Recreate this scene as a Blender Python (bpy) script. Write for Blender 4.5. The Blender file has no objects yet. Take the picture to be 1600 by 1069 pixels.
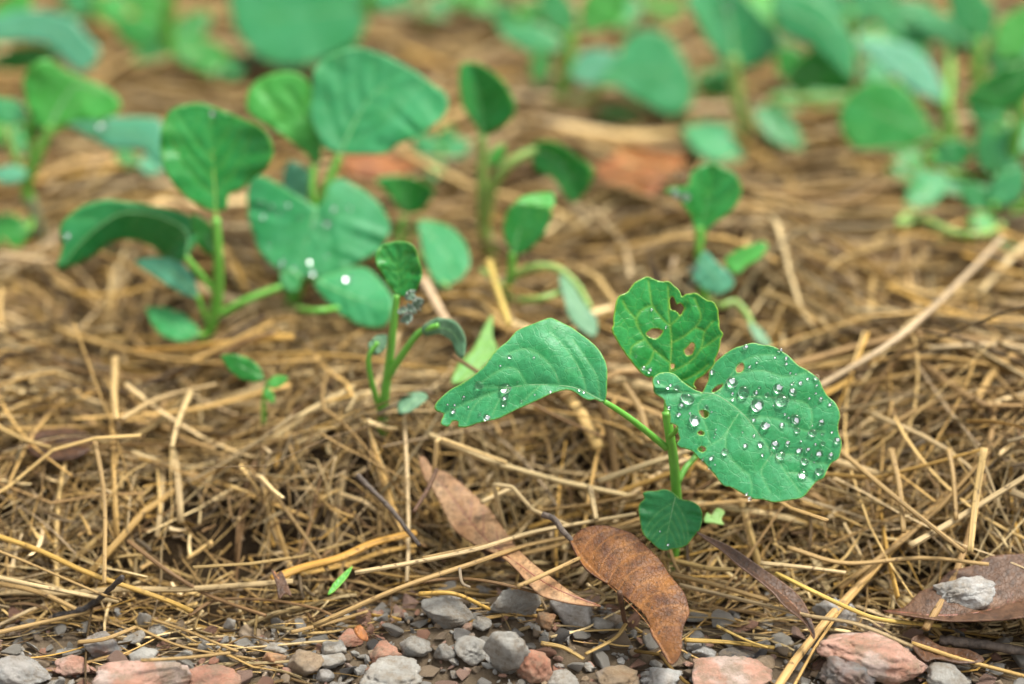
import bpy, math, random
import numpy as np
from mathutils import Vector, Matrix, geometry

random.seed(7)
rng = np.random.default_rng(7)
sc = bpy.context.scene
COL = sc.collection

# ------------------------------------------------------------------ camera
PITCH = math.radians(28.0)
LENS, SENSOR, W, H = 70.0, 36.0, 1600.0, 1069.0
FPX = LENS / SENSOR * W
HERO = np.array([0.0, 0.0, 0.022])                 # where the sharp seedling grows
FWD = np.array([0.0, math.cos(PITCH), -math.sin(PITCH)])
UP = np.array([0.0, math.sin(PITCH), math.cos(PITCH)])
RIGHT = np.array([1.0, 0.0, 0.0])


def raydir(px, py):
    return FWD + RIGHT * ((px - W / 2) / FPX) + UP * ((H / 2 - py) / FPX)


_d = raydir(1050, 882)
CAM = HERO - _d / np.linalg.norm(_d) * 0.60
cam_data = bpy.data.cameras.new('camera')
cam = bpy.data.objects.new('camera', cam_data)
COL.objects.link(cam)
cam.location = CAM
cam.rotation_euler = (math.pi / 2 - PITCH, 0, 0)
cam_data.lens = LENS
cam_data.sensor_width = SENSOR
cam_data.sensor_fit = 'HORIZONTAL'
cam_data.clip_start = 0.01
cam_data.clip_end = 200
cam_data.dof.use_dof = True
cam_data.dof.focus_distance = float(np.dot(HERO - CAM, FWD)) - 0.008
cam_data.dof.aperture_fstop = 3.9
sc.camera = cam

# ------------------------------------------------------------------ sky, sun, exposure
SUN_EL, SUN_AZ = math.radians(68), math.radians(75)      # azimuth from +Y towards +X
world = bpy.data.worlds.new('World')
sc.world = world
world.use_nodes = True
wn = world.node_tree
bg = wn.nodes['Background']
sky = wn.nodes.new('ShaderNodeTexSky')
sky.sky_type = 'NISHITA'
sky.sun_disc = False
sky.sun_elevation = SUN_EL
sky.sun_rotation = SUN_AZ
sky.air_density = 1.0
sky.dust_density = 4.0
hs = wn.nodes.new('ShaderNodeHueSaturation')
hs.inputs['Saturation'].default_value = 0.06               # overcast: a white sky
wn.links.new(sky.outputs[0], hs.inputs['Color'])
wn.links.new(hs.outputs[0], bg.inputs['Color'])
bg.inputs['Strength'].default_value = 0.075
sun_data = bpy.data.lights.new('sun', 'SUN')
sun_data.energy = 1.5
sun_data.angle = math.radians(16)
sun_data.color = (1.0, 0.955, 0.86)
sun = bpy.data.objects.new('sun', sun_data)
COL.objects.link(sun)
sun.location = (0, 0, 3)
_to = Vector((math.sin(SUN_AZ) * math.cos(SUN_EL), math.cos(SUN_AZ) * math.cos(SUN_EL), math.sin(SUN_EL)))
sun.rotation_euler = _to.to_track_quat('Z', 'Y').to_euler()
vs = sc.view_settings
vs.view_transform = 'Standard'
vs.look = 'None'
vs.gamma = 1
vs.use_curve_mapping = False
vs.exposure = 1.66
sc.cycles.use_denoising = True
sc.cycles.max_bounces = 8
sc.cycles.diffuse_bounces = 3
sc.cycles.transmission_bounces = 7
sc.cycles.sample_clamp_indirect = 8


# ------------------------------------------------------------------ small helpers
def at_y(px, py, Y):
    d = raydir(px, py)
    return CAM + d * ((Y - CAM[1]) / d[1])


def at_z(px, py, z):
    d = raydir(px, py)
    return CAM + d * ((z - CAM[2]) / d[2])


EDGE = [at_z(x, y, 0.0)[:2] for x, y in ((-500, 966), (-150, 966), (0, 966), (130, 982), (300, 994), (450, 990), (560, 972), (690, 925),
                                         (800, 925), (900, 948), (1050, 975), (1250, 968), (1400, 985), (1600, 1005), (1800, 1010), (2200, 1010))]
EX = np.array([p[0] for p in EDGE])
EY = np.array([p[1] for p in EDGE])


def sstep(t):
    t = np.clip(t, 0, 1)
    return t * t * (3 - 2 * t)


_h0 = at_z(330, 900, 0.01)
_h1 = at_z(120, 900, 0.015)
_h2 = at_z(760, 1000, 0.0)
_ph = rng.uniform(0, 6.28, 24)


def terrain(x, y):
    x = np.asarray(x, float)
    y = np.asarray(y, float)
    e = np.interp(x, EX, EY)
    s = sstep((y - e) / 0.065)
    z = 0.026 * s
    z = z + s * (0.006 * np.sin(x * 31 + _ph[0]) * np.sin(y * 27 + _ph[1]) + 0.004 * np.sin(x * 63 + y * 40 + _ph[2])
                 + 0.003 * np.sin(y * 85 - x * 22 + _ph[3]))
    z = z - 0.010 * np.exp(-((x - _h0[0]) / 0.028) ** 2 - ((y - _h0[1] - 0.02) / 0.022) ** 2)
    z = z + (1 - s) * 0.0012 * np.sin(x * 190 + _ph[4]) * np.sin(y * 230 + _ph[5])
    z = z + 0.007 * np.exp(-((x - _h2[0]) / 0.035) ** 2 - ((y - _h2[1]) / 0.02) ** 2)
    z = z + 0.012 * np.exp(-((y - 0.17) / 0.07) ** 2) * s * (0.5 + 0.5 * np.sin(x * 13 + 1.0))
    return z


_fix = HERO[2] - float(terrain(HERO[0], HERO[1]))


def ground(px, py, lift=0.0):
    d = raydir(px, py)
    lo, hi = 0.2, 4.0
    for _ in range(60):
        m = (lo + hi) / 2
        p = CAM + d * m
        if p[2] - lift > float(terrain(p[0], p[1])):
            lo = m
        else:
            hi = m
    return CAM + d * lo


def ground_v(P, lift):
    P = np.asarray(P, float)
    D = FWD[None] + RIGHT[None] * ((P[:, 0] - W / 2) / FPX)[:, None] + UP[None] * ((H / 2 - P[:, 1]) / FPX)[:, None]
    lo, hi = np.full(len(P), 0.2), np.full(len(P), 4.0)
    for _ in range(40):
        m = (lo + hi) / 2
        Q = CAM + D * m[:, None]
        up = Q[:, 2] - lift > terrain(Q[:, 0], Q[:, 1])
        lo = np.where(up, m, lo)
        hi = np.where(up, hi, m)
    return CAM + D * lo[:, None]


def crom(pts, n):
    """Catmull-Rom resampling of an open polyline to n points."""
    P = np.asarray(pts, float)
    if len(P) == 2:
        t = np.linspace(0, 1, n)[:, None]
        return P[0] * (1 - t) + P[1] * t
    Q = np.vstack([2 * P[0] - P[1], P, 2 * P[-1] - P[-2]])
    out = []
    for u in np.linspace(0, len(P) - 1, n):
        i = min(int(u), len(P) - 2)
        f = u - i
        a, b, c, d = Q[i], Q[i + 1], Q[i + 2], Q[i + 3]
        out.append(0.5 * (2 * b + (c - a) * f + (2 * a - 5 * b + 4 * c - d) * f * f + (3 * b - a - 3 * c + d) * f ** 3))
    return np.array(out)


def crom_closed(pts, k):
    P = np.asarray(pts, float)
    n = len(P)
    out = []
    for i in range(n):
        a, b, c, d = P[i - 1], P[i], P[(i + 1) % n], P[(i + 2) % n]
        for j in range(k):
            f = j / k
            out.append(0.5 * (2 * b + (c - a) * f + (2 * a - 5 * b + 4 * c - d) * f * f + (3 * b - a - 3 * c + d) * f ** 3))
    return np.array(out)


def mesh_from(name, V, F, mat, smooth=True, attrs=None):
    me = bpy.data.meshes.new(name)
    if isinstance(F, np.ndarray):
        V = np.asarray(V, np.float32)
        k = F.shape[1]
        me.vertices.add(len(V))
        me.vertices.foreach_set('co', V.ravel())
        me.loops.add(F.size)
        me.loops.foreach_set('vertex_index', F.astype(np.int32).ravel())
        me.polygons.add(len(F))
        me.polygons.foreach_set('loop_start', np.arange(0, F.size, k, dtype=np.int32))
        me.update(calc_edges=True)
    else:
        me.from_pydata([tuple(v) for v in V], [], [tuple(int(i) for i in f) for f in F])
    if smooth:
        me.polygons.foreach_set('use_smooth', [True] * len(me.polygons))
    for k, arr in (attrs or {}).items():
        arr = np.asarray(arr, np.float32)
        if arr.ndim == 1:
            a = me.attributes.new(k, 'FLOAT', 'POINT')
            a.data.foreach_set('value', arr)
        elif arr.shape[1] == 3:
            a = me.attributes.new(k, 'FLOAT_VECTOR', 'POINT')
            a.data.foreach_set('vector', arr.ravel())
        else:
            a = me.attributes.new(k, 'FLOAT_COLOR', 'POINT')
            a.data.foreach_set('color', arr.ravel())
    me.materials.append(mat)
    me.update()
    return me


def link(name, me, parent=None, loc=(0, 0, 0)):
    o = bpy.data.objects.new(name, me)
    COL.objects.link(o)
    o.parent = parent
    o.location = loc
    return o


def tag(o, label=None, cat=None, group=None, kind=None):
    if label:
        o['label'] = label
    if cat:
        o['category'] = cat
    if group:
        o['group'] = group
    if kind:
        o['kind'] = kind
    return o


def tube_arrays(P, R, sides=8, flat=1.0, twist=0.0, cap=True):
    """Tube along points P with radii R (array); flat squashes one axis. Returns V, F, along, around."""
    P = np.asarray(P, float)
    n = len(P)
    R = np.broadcast_to(np.asarray(R, float), (n,))
    T = np.gradient(P, axis=0)
    T /= np.linalg.norm(T, axis=1)[:, None] + 1e-12
    ref = np.array([0, 0, 1.0]) if abs(T[0][2]) < 0.9 else np.array([0, 1.0, 0])
    V = []
    N0 = np.cross(T[0], ref)
    N0 /= np.linalg.norm(N0)
    L = np.concatenate([[0], np.cumsum(np.linalg.norm(np.diff(P, axis=0), axis=1))])
    al, ar = [], []
    for i in range(n):
        N0 = N0 - T[i] * np.dot(N0, T[i])
        N0 /= np.linalg.norm(N0) + 1e-12
        B = np.cross(T[i], N0)
        tw = twist * L[i] / max(L[-1], 1e-9)
        for k in range(sides):
            a = 2 * math.pi * k / sides
            q = N0 * math.cos(a) + B * math.sin(a) * flat
            if twist:
                c, s = math.cos(tw), math.sin(tw)
                q = q * c + np.cross(T[i], q) * s
            V.append(P[i] + q * R[i])
            al.append(L[i])
            ar.append(k / sides)
    F = []
    for i in range(n - 1):
        for k in range(sides):
            a, b = i * sides + k, i * sides + (k + 1) % sides
            F.append((a, b, b + sides, a + sides))
    if cap:
        F.append(tuple(range(sides - 1, -1, -1)))
        F.append(tuple(range((n - 1) * sides, n * sides)))
    return np.array(V), F, np.array(al), np.array(ar)


# ------------------------------------------------------------------ materials
class NT:
    def __init__(self, name):
        self.m = bpy.data.materials.new(name)
        self.m.use_nodes = True
        self.t = self.m.node_tree
        self.p = self.t.nodes['Principled BSDF']
        self.out = self.t.nodes['Material Output']

    def n(self, ty, **kw):
        nd = self.t.nodes.new(ty)
        for k, v in kw.items():
            if k in nd.inputs:
                nd.inputs[k].default_value = v
            else:
                setattr(nd, k, v)
        return nd

    def l(self, a, b):
        self.t.links.new(a, b)

    def attr(self, name):
        return self.n('ShaderNodeAttribute', attribute_name=name)

    def noise(self, vec, scale, detail=4, rough=0.55):
        nd = self.n('ShaderNodeTexNoise')
        nd.inputs['Scale'].default_value = scale
        nd.inputs['Detail'].default_value = detail
        nd.inputs['Roughness'].default_value = rough
        if vec is not None:
            self.l(vec, nd.inputs['Vector'])
        return nd.outputs['Fac']

    def ramp(self, fac, stops):
        nd = self.n('ShaderNodeValToRGB')
        e = nd.color_ramp.elements
        while len(e) < len(stops):
            e.new(0.5)
        for el, (p, c) in zip(e, stops):
            el.position = p
            el.color = c if isinstance(c, tuple) and len(c) == 4 else ((*c, 1) if isinstance(c, tuple) else (c, c, c, 1))
        self.l(fac, nd.inputs['Fac'])
        return nd.outputs['Color']

    def mix(self, fac, a, b, blend='MIX'):
        nd = self.n('ShaderNodeMix', data_type='RGBA', blend_type=blend)
        for sock, v in ((nd.inputs[0], fac), (nd.inputs[6], a), (nd.inputs[7], b)):
            if hasattr(v, 'is_linked'):
                self.l(v, sock)
            elif isinstance(v, tuple):
                sock.default_value = (*v, 1) if len(v) == 3 else v
            else:
                sock.default_value = v
        return nd.outputs[2]

    def math(self, op, a, b=0.0):
        nd = self.n('ShaderNodeMath', operation=op)
        for i, v in enumerate((a, b)):
            if hasattr(v, 'is_linked'):
                self.l(v, nd.inputs[i])
            else:
                nd.inputs[i].default_value = v
        return nd.outputs[0]

    def bump(self, h, strength, dist):
        nd = self.n('ShaderNodeBump')
        nd.inputs['Strength'].default_value = strength
        nd.inputs['Distance'].default_value = dist
        self.l(h, nd.inputs['Height'])
        self.l(nd.outputs[0], self.p.inputs['Normal'])
        return nd.outputs[0]


def leaf_mat(name, c1, c2, vein, rim, rough=0.42, transl=0.22, tcol=(0.10, 0.42, 0.03), net=0.35, sheen=0.0, dry=False):
    m = NT(name)
    uv = m.attr('uvp').outputs['Vector']
    va = m.attr('vein').outputs['Fac']
    ed = m.attr('edge').outputs['Fac']
    base = m.mix(m.ramp(m.noise(uv, 3.0, 5), [(0.35, 0.0), (0.7, 1.0)]), c1, c2)
    vo = m.n('ShaderNodeTexVoronoi', feature='DISTANCE_TO_EDGE')
    vo.inputs['Scale'].default_value = 15.0 if dry else 5.5
    wob = m.n('ShaderNodeVectorMath', operation='ADD')
    nz = m.n('ShaderNodeTexNoise')
    nz.inputs['Scale'].default_value = 7
    m.l(uv, nz.inputs['Vector'])
    sca = m.n('ShaderNodeVectorMath', operation='SCALE')
    sca.inputs['Scale'].default_value = 0.12
    m.l(nz.outputs['Color'], sca.inputs[0])
    m.l(uv, wob.inputs[0])
    m.l(sca.outputs[0], wob.inputs[1])
    m.l(wob.outputs[0], vo.inputs['Vector'])
    netf = m.ramp(vo.outputs['Distance'], [(0.0, 1.0), (0.05, 0.0)])
    base = m.mix(m.math('MULTIPLY', netf, net), base, vein)
    if dry:
        fine = m.ramp(m.noise(uv, 9, 10, 0.75), [(0.34, 0.35), (0.52, 0.95), (0.66, 1.25)])
        base = m.mix(1.0, base, fine, 'MULTIPLY')
        spots = m.ramp(m.noise(uv, 9, 3), [(0.66, 0.0), (0.72, 0.8)])
        base = m.mix(spots, base, (0.03, 0.018, 0.01))
    else:
        fine = m.ramp(m.noise(uv, 12, 7, 0.7), [(0.3, 0.78), (0.7, 1.14)])
        base = m.mix(1.0, base, fine, 'MULTIPLY')
    if not dry:
        base = m.mix(m.ramp(m.noise(uv, 2.2, 5, 0.65), [(0.60, 0.0), (0.74, 0.30)]), base, (c2[0] * 2.6, c2[1] * 1.12, c2[2] * 0.9))
        base = m.mix(m.ramp(m.noise(uv, 34, 2), [(0.74, 0.0), (0.78, 0.5)]), base, (0.10, 0.13, 0.04))
    base = m.mix(m.math('MULTIPLY', va, 0.42 if dry else 0.75), base, vein)
    base = m.mix(ed, base, rim)
    m.l(base, m.p.inputs['Base Color'])
    m.p.inputs['Roughness'].default_value = rough
    m.p.inputs['Specular IOR Level'].default_value = 0.45
    m.p.inputs['Sheen Weight'].default_value = sheen
    m.p.inputs['Sheen Roughness'].default_value = 0.5
    m.p.inputs['Sheen Tint'].default_value = (0.75, 1.0, 0.9, 1)
    rr = m.ramp(m.noise(uv, 4, 3), [(0.3, rough - 0.1), (0.7, rough + 0.12)])
    m.l(rr, m.p.inputs['Roughness'])
    h = m.math('ADD', m.math('MULTIPLY', m.noise(uv, 22 if dry else 18, 8 if dry else 4, 0.7), 0.6), m.math('MULTIPLY', netf, -0.25 if dry else -0.22))
    nb = m.bump(h, 0.9 if dry else 0.5, 0.0005)
    tr = m.n('ShaderNodeBsdfTranslucent')
    tr.inputs['Color'].default_value = (*tcol, 1)
    ms = m.n('ShaderNodeMixShader')
    ms.inputs[0].default_value = transl
    m.l(m.p.outputs[0], ms.inputs[1])
    m.l(tr.outputs[0], ms.inputs[2])
    m.l(ms.outputs[0], m.out.inputs['Surface'])
    return m.m


VE = (0.22, 0.42, 0.12)
RI = (0.26, 0.46, 0.06)
M = {}
M['glaucous'] = leaf_mat('glaucous_leaf', (0.024, 0.275, 0.080), (0.050, 0.335, 0.130), (0.13, 0.43, 0.15), RI, 0.42, 0.22, (0.05, 0.50, 0.05), 0.20, 0.04)
M['green'] = leaf_mat('green_leaf', (0.014, 0.25, 0.035), (0.030, 0.32, 0.070), (0.20, 0.44, 0.05), (0.36, 0.54, 0.04), 0.30, 0.24, (0.04, 0.46, 0.01), 0.20, 0.02)
M['mid'] = leaf_mat('middle_green_leaf', (0.018, 0.24, 0.055), (0.034, 0.29, 0.090), (0.11, 0.39, 0.10), RI, 0.38, 0.24, (0.04, 0.42, 0.02), 0.10, 0.03)
M['young'] = leaf_mat('young_leaf', (0.055, 0.38, 0.050), (0.085, 0.44, 0.085), (0.22, 0.50, 0.08), (0.30, 0.54, 0.06), 0.42, 0.28, (0.10, 0.58, 0.02), 0.08, 0.03)
M['bluish'] = leaf_mat('bluish_leaf', (0.065, 0.31, 0.165), (0.095, 0.37, 0.22), (0.17, 0.43, 0.23), (0.15, 0.43, 0.17), 0.42, 0.12, (0.05, 0.38, 0.07), 0.08, 0.06)
M['dark'] = leaf_mat('deep_green_leaf', (0.010, 0.18, 0.020), (0.018, 0.23, 0.030), (0.10, 0.34, 0.05), RI, 0.36, 0.22, (0.03, 0.40, 0.01), 0.08, 0.02)
M['wilted'] = leaf_mat('wilted_leaf', (0.07, 0.21, 0.10), (0.16, 0.31, 0.18), (0.24, 0.36, 0.22), (0.26, 0.4, 0.2), 0.6, 0.12, (0.1, 0.3, 0.08), 0.1, 0.05)
M['greyleaf'] = leaf_mat('dead_grey_leaf', (0.04, 0.12, 0.06), (0.16, 0.27, 0.18), (0.2, 0.30, 0.21), (0.3, 0.34, 0.3), 0.6, 0.05, (0.1, 0.2, 0.08), 0.2, 0.0)
M['pale'] = leaf_mat('pale_yellow_leaf', (0.15, 0.38, 0.06), (0.22, 0.44, 0.12), (0.3, 0.48, 0.14), (0.38, 0.5, 0.15), 0.5, 0.25, (0.3, 0.5, 0.08), 0.1, 0.0)
DV = (0.40, 0.20, 0.06)
M['brown'] = leaf_mat('brown_dry_leaf', (0.115, 0.036, 0.008), (0.30, 0.12, 0.024), (0.44, 0.19, 0.04), (0.07, 0.022, 0.008), 0.43, 0.06, (0.4, 0.12, 0.02), 0.22, 0, True)
M['pinkdry'] = leaf_mat('pinkish_dry_leaf', (0.34, 0.175, 0.075), (0.46, 0.285, 0.145), (0.17, 0.05, 0.03), (0.28, 0.14, 0.07), 0.5, 0.06, (0.4, 0.18, 0.05), 0.06, 0, True)
M['darkdry'] = leaf_mat('dark_dry_leaf', (0.05, 0.021, 0.008), (0.115, 0.05, 0.02), (0.14, 0.07, 0.03), (0.25, 0.15, 0.10), 0.42, 0.04, (0.3, 0.1, 0.03), 0.15, 0, True)
M['purplebrown'] = leaf_mat('purple_brown_dry_leaf', (0.095, 0.047, 0.024), (0.19, 0.105, 0.060), (0.21, 0.10, 0.055), (0.24, 0.11, 0.06), 0.42, 0.05, (0.3, 0.1, 0.04), 0.12, 0, True)
M['orange'] = leaf_mat('orange_dry_leaf', (0.22, 0.062, 0.010), (0.42, 0.15, 0.03), (0.4, 0.2, 0.06), (0.3, 0.1, 0.03), 0.5, 0.1, (0.5, 0.15, 0.02), 0.1, 0, True)


def stem_mat(name, c1, c2):
    m = NT(name)
    co = m.n('ShaderNodeTexCoord').outputs['Object']
    m.l(m.mix(m.noise(co, 220, 4), c1, c2), m.p.inputs['Base Color'])
    m.p.inputs['Roughness'].default_value = 0.38
    m.p.inputs['Subsurface Weight'].default_value = 0.25
    m.p.inputs['Subsurface Radius'].default_value = (0.3, 1.0, 0.1)
    m.p.inputs['Subsurface Scale'].default_value = 0.002
    m.bump(m.noise(co, 700, 3), 0.3, 0.0003)
    return m.m


M['stem'] = stem_mat('green_stem', (0.11, 0.38, 0.035), (0.18, 0.45, 0.08))
M['stem_pale'] = stem_mat('pale_stem', (0.20, 0.36, 0.07), (0.30, 0.42, 0.12))
M['stem_grey'] = stem_mat('greyish_stem', (0.20, 0.26, 0.12), (0.30, 0.28, 0.18))
M['vein'] = stem_mat('leaf_vein', (0.15, 0.38, 0.14), (0.20, 0.43, 0.18))
M['vein_yellow'] = stem_mat('yellow_leaf_vein', (0.22, 0.42, 0.06), (0.28, 0.46, 0.09))
M['vein_dry'] = stem_mat('dry_leaf_vein', (0.40, 0.17, 0.045), (0.28, 0.10, 0.03))
M['vein_rust'] = stem_mat('rust_leaf_vein', (0.20, 0.065, 0.04), (0.26, 0.10, 0.06))

m = NT('water')
m.p.inputs['Base Color'].default_value = (1, 1, 1, 1)
m.p.inputs['Roughness'].default_value = 0.0
m.p.inputs['IOR'].default_value = 1.333
m.p.inputs['Transmission Weight'].default_value = 1.0
M['water'] = m.m
m = NT('drop_glint')  # mirror patch added under the drops to give them a white sky glint
m.p.inputs['Base Color'].default_value = (0.86, 0.93, 0.89, 1)
m.p.inputs['Metallic'].default_value = 0.9
m.p.inputs['Roughness'].default_value = 0.12
M['glint'] = m.m


def straw_mat():
    m = NT('straw')
    c = m.attr('tint').outputs['Color']
    uv = m.attr('su').outputs['Vector']
    st = m.ramp(m.noise(uv, 1.0, 5, 0.65), [(0.28, 0.32), (0.5, 1.0), (0.75, 1.4)])
    base = m.mix(1.0, c, st, 'MULTIPLY')
    sp = m.ramp(m.noise(m.n('ShaderNodeTexCoord').outputs['Object'], 420, 3), [(0.60, 0.0), (0.70, 0.75)])
    base = m.mix(sp, base, (0.07, 0.04, 0.018))
    m.l(base, m.p.inputs['Base Color'])
    m.p.inputs['Roughness'].default_value = 0.5
    m.p.inputs['Specular IOR Level'].default_value = 0.22
    m.bump(m.noise(uv, 2.0, 4), 0.6, 0.0004)
    return m.m


M['straw'] = straw_mat()


def bark_mat(name, c1, c2):
    m = NT(name)
    co = m.n('ShaderNodeTexCoord').outputs['Object']
    m.l(m.mix(m.ramp(m.noise(co, 350, 6, 0.7), [(0.35, 0.0), (0.65, 1.0)]), c1, c2), m.p.inputs['Base Color'])
    m.p.inputs['Roughness'].default_value = 0.7
    m.bump(m.noise(co, 500, 5), 1.0, 0.001)
    return m.m


M['bark'] = bark_mat('grey_bark', (0.05, 0.038, 0.03), (0.17, 0.13, 0.10))
M['darkbark'] = bark_mat('dark_bark', (0.018, 0.014, 0.012), (0.09, 0.075, 0.065))
M['brownbark'] = bark_mat('brown_bark', (0.06, 0.03, 0.018), (0.16, 0.085, 0.045))


def stone_mat(name, c1, c2, c3, rough=0.6, white=0.0):
    m = NT(name)
    tc = m.n('ShaderNodeTexCoord').outputs['Object']
    oi = m.n('ShaderNodeObjectInfo').outputs['Random']
    add = m.n('ShaderNodeVectorMath', operation='ADD')
    cm = m.n('ShaderNodeCombineXYZ')
    m.l(m.math('MULTIPLY', oi, 17.0), cm.inputs[0])
    m.l(oi, cm.inputs[1])
    m.l(tc, add.inputs[0])
    m.l(cm.outputs[0], add.inputs[1])
    v = add.outputs[0]
    b = m.mix(m.ramp(m.noise(v, 130, 5), [(0.35, 0.0), (0.62, 1.0)]), c1, c2)
    b = m.mix(m.ramp(m.noise(v, 300, 6, 0.7), [(0.56, 0.0), (0.68, 0.7)]), b, c3)
    if white:
        b = m.mix(m.ramp(m.noise(v, 75, 4), [(0.52, 0.0), (0.60, white)]), b, (0.62, 0.58, 0.53))
    dirt = m.ramp(m.noise(v, 160, 7, 0.8), [(0.44, 0.0), (0.62, 0.8)])
    b = m.mix(dirt, b, (0.28, 0.215, 0.145))
    val = m.ramp(oi, [(0.0, 0.75), (1.0, 1.2)])
    b = m.mix(1.0, b, val, 'MULTIPLY')
    m.l(b, m.p.inputs['Base Color'])
    rr = m.ramp(m.noise(v, 180, 4), [(0.3, rough - 0.25), (0.7, rough + 0.1)])
    m.l(rr, m.p.inputs['Roughness'])
    m.bump(m.noise(v, 420, 10, 0.8), 1.0, 0.002)
    return m.m


M['s_grey'] = stone_mat('grey_stone', (0.40, 0.385, 0.345), (0.56, 0.54, 0.485), (0.27, 0.255, 0.22), 0.6)
M['s_greyw'] = stone_mat('grey_white_stone', (0.44, 0.435, 0.41), (0.60, 0.59, 0.56), (0.26, 0.25, 0.23), 0.6, 0.9)
M['s_pink'] = stone_mat('pink_stone', (0.50, 0.25, 0.165), (0.66, 0.41, 0.32), (0.40, 0.17, 0.10), 0.6, 0.5)
M['s_red'] = stone_mat('red_stone', (0.46, 0.19, 0.11), (0.58, 0.30, 0.20), (0.34, 0.13, 0.075), 0.6, 0.1)
M['s_tan'] = stone_mat('tan_stone', (0.38, 0.26, 0.15), (0.50, 0.37, 0.24), (0.30, 0.15, 0.07), 0.6, 0.3)
M['s_dark'] = stone_mat('dark_stone', (0.055, 0.065, 0.075), (0.12, 0.13, 0.14), (0.03, 0.03, 0.035), 0.55)
M['s_mix'] = stone_mat('pink_grey_stone', (0.36, 0.22, 0.17), (0.28, 0.29, 0.29), (0.16, 0.16, 0.16), 0.55, 0.6)
M['s_orange'] = stone_mat('orange_stone', (0.42, 0.20, 0.09), (0.52, 0.30, 0.15), (0.25, 0.12, 0.06), 0.6)

m = NT('damp_soil')
co = m.n('ShaderNodeTexCoord').outputs['Object']
b1 = m.mix(m.ramp(m.noise(co, 45, 8, 0.65), [(0.3, 0.0), (0.7, 1.0)]), (0.032, 0.020, 0.009), (0.090, 0.058, 0.028))
b2 = m.mix(m.ramp(m.noise(co, 60, 8, 0.65), [(0.3, 0.0), (0.7, 1.0)]), (0.13, 0.09, 0.053), (0.27, 0.205, 0.135))
b = m.mix(m.attr('strip').outputs['Fac'], b1, b2)
b = m.mix(m.math('MULTIPLY', m.ramp(m.noise(co, 260, 6, 0.7), [(0.5, 0.0), (0.7, 0.8)]), m.attr('strip').outputs['Fac']), b, (0.26, 0.20, 0.13))
m.l(b, m.p.inputs['Base Color'])
m.l(m.ramp(m.noise(co, 70, 4), [(0.35, 0.45), (0.65, 0.85)]), m.p.inputs['Roughness'])
m.bump(m.noise(co, 330, 10, 0.75), 1.0, 0.004)
m.p.inputs['Specular IOR Level'].default_value = 0.2
M['soil'] = m.m

# ------------------------------------------------------------------ ground: one sheet of soil
xs = np.unique(np.concatenate([-np.geomspace(0.5, 40, 22), np.linspace(-0.5, 0.5, 260), np.geomspace(0.5, 40, 22)]))
ys = np.unique(np.concatenate([-np.geomspace(0.22, 40, 22), np.linspace(-0.22, 0.95, 300), np.geomspace(0.95, 40, 22)]))
GX, GY = np.meshgrid(xs, ys)
GZ = terrain(GX, GY)
_near = (np.abs(GX) < 0.5) & (GY > -0.22) & (GY < 0.95)
GZ = GZ + np.where(_near, 0.0011 * (rng.random(GX.shape) - 0.5) + 0.0010 * np.sin(GX * 410 + 3 * np.sin(GY * 330)) * np.sin(GY * 390), 0) - 0.0005
GZ = GZ - 0.009 * sstep((GY - np.interp(GX, EX, EY) - 0.004) / 0.03)
nx, ny = len(xs), len(ys)
V = np.stack([GX.ravel(), GY.ravel(), GZ.ravel()], 1)
idx = np.arange(nx * ny).reshape(ny, nx)
F = np.stack([idx[:-1, :-1].ravel(), idx[:-1, 1:].ravel(), idx[1:, 1:].ravel(), idx[1:, :-1].ravel()], 1)
tag(link('ground', mesh_from('ground', V, F, M['soil'], True, {'strip': 1 - sstep((GY.ravel() - np.interp(GX.ravel(), EX, EY) + 0.006) / 0.02)})), 'damp brown garden soil under the straw and gravel', kind='structure')

# ------------------------------------------------------------------ straw
TINTS = [(0.50, 0.33, 0.125), (0.44, 0.27, 0.090), (0.60, 0.44, 0.215), (0.34, 0.21, 0.080), (0.24, 0.145, 0.058), (0.15, 0.085, 0.036),
         (0.55, 0.40, 0.215), (0.50, 0.29, 0.070), (0.29, 0.205, 0.115), (0.44, 0.31, 0.15)]
TINTS = [(1.0 * t[0], 1.03 * t[1], 1.06 * t[2]) for t in TINTS]
TW = np.array([2.2, 2, 1.3, 2, 1.6, 1.1, 1, 0.9, 1.3, 1.4])
TW = TW / TW.sum()


def straw_geo(P, r, tint, sides=6, flat=0.6, taper=0.25, seed=0.0):
    n = len(P)
    t = np.linspace(0, 1, n)
    R = r * (1 - taper * t)
    V, F, al, ar = tube_arrays(P, R, sides, flat, twist=0.0)
    su = np.stack([al * 40 + seed * 37, np.cos(ar * 6.283) * 1.6 + seed * 13, np.sin(ar * 6.283) * 1.6], 1)
    tc = np.empty((len(V), 4))
    tc[:, :3] = tint
    tc[:, 3] = 1
    return V, F, tc, su


def random_straw(x, y, ang, length, r, layer, steep, kink, n=8):
    t = np.linspace(-0.5, 0.5, n)
    dx, dy = math.cos(ang), math.sin(ang)
    curve = rng.normal(0, 0.06) * length
    w = (t * t * 4 - 0.5) * curve
    X = x + dx * t * length - dy * w
    Y = y + dy * t * length + dx * w
    if kink:
        k = rng.integers(2, n - 2)
        a2 = rng.uniform(-0.9, 0.9)
        c, s = math.cos(a2), math.sin(a2)
        rx, ry = X[k:] - X[k], Y[k:] - Y[k]
        X[k:] = X[k] + rx * c - ry * s
        Y[k:] = Y[k] + rx * s + ry * c
    T = terrain(X, Y)
    # a stiff stalk: mix of the ground's shape and its own straight line
    st = np.linspace(T[0], T[-1], n)
    Z = 0.55 * T + 0.45 * np.maximum(st, T) + layer + steep * t * length
    Z = np.maximum(Z, T + r * 0.4 - 0.008 * sstep((Y - np.interp(X, EX, EY) - 0.008) / 0.03))
    return np.stack([X, Y, Z], 1)


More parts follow.
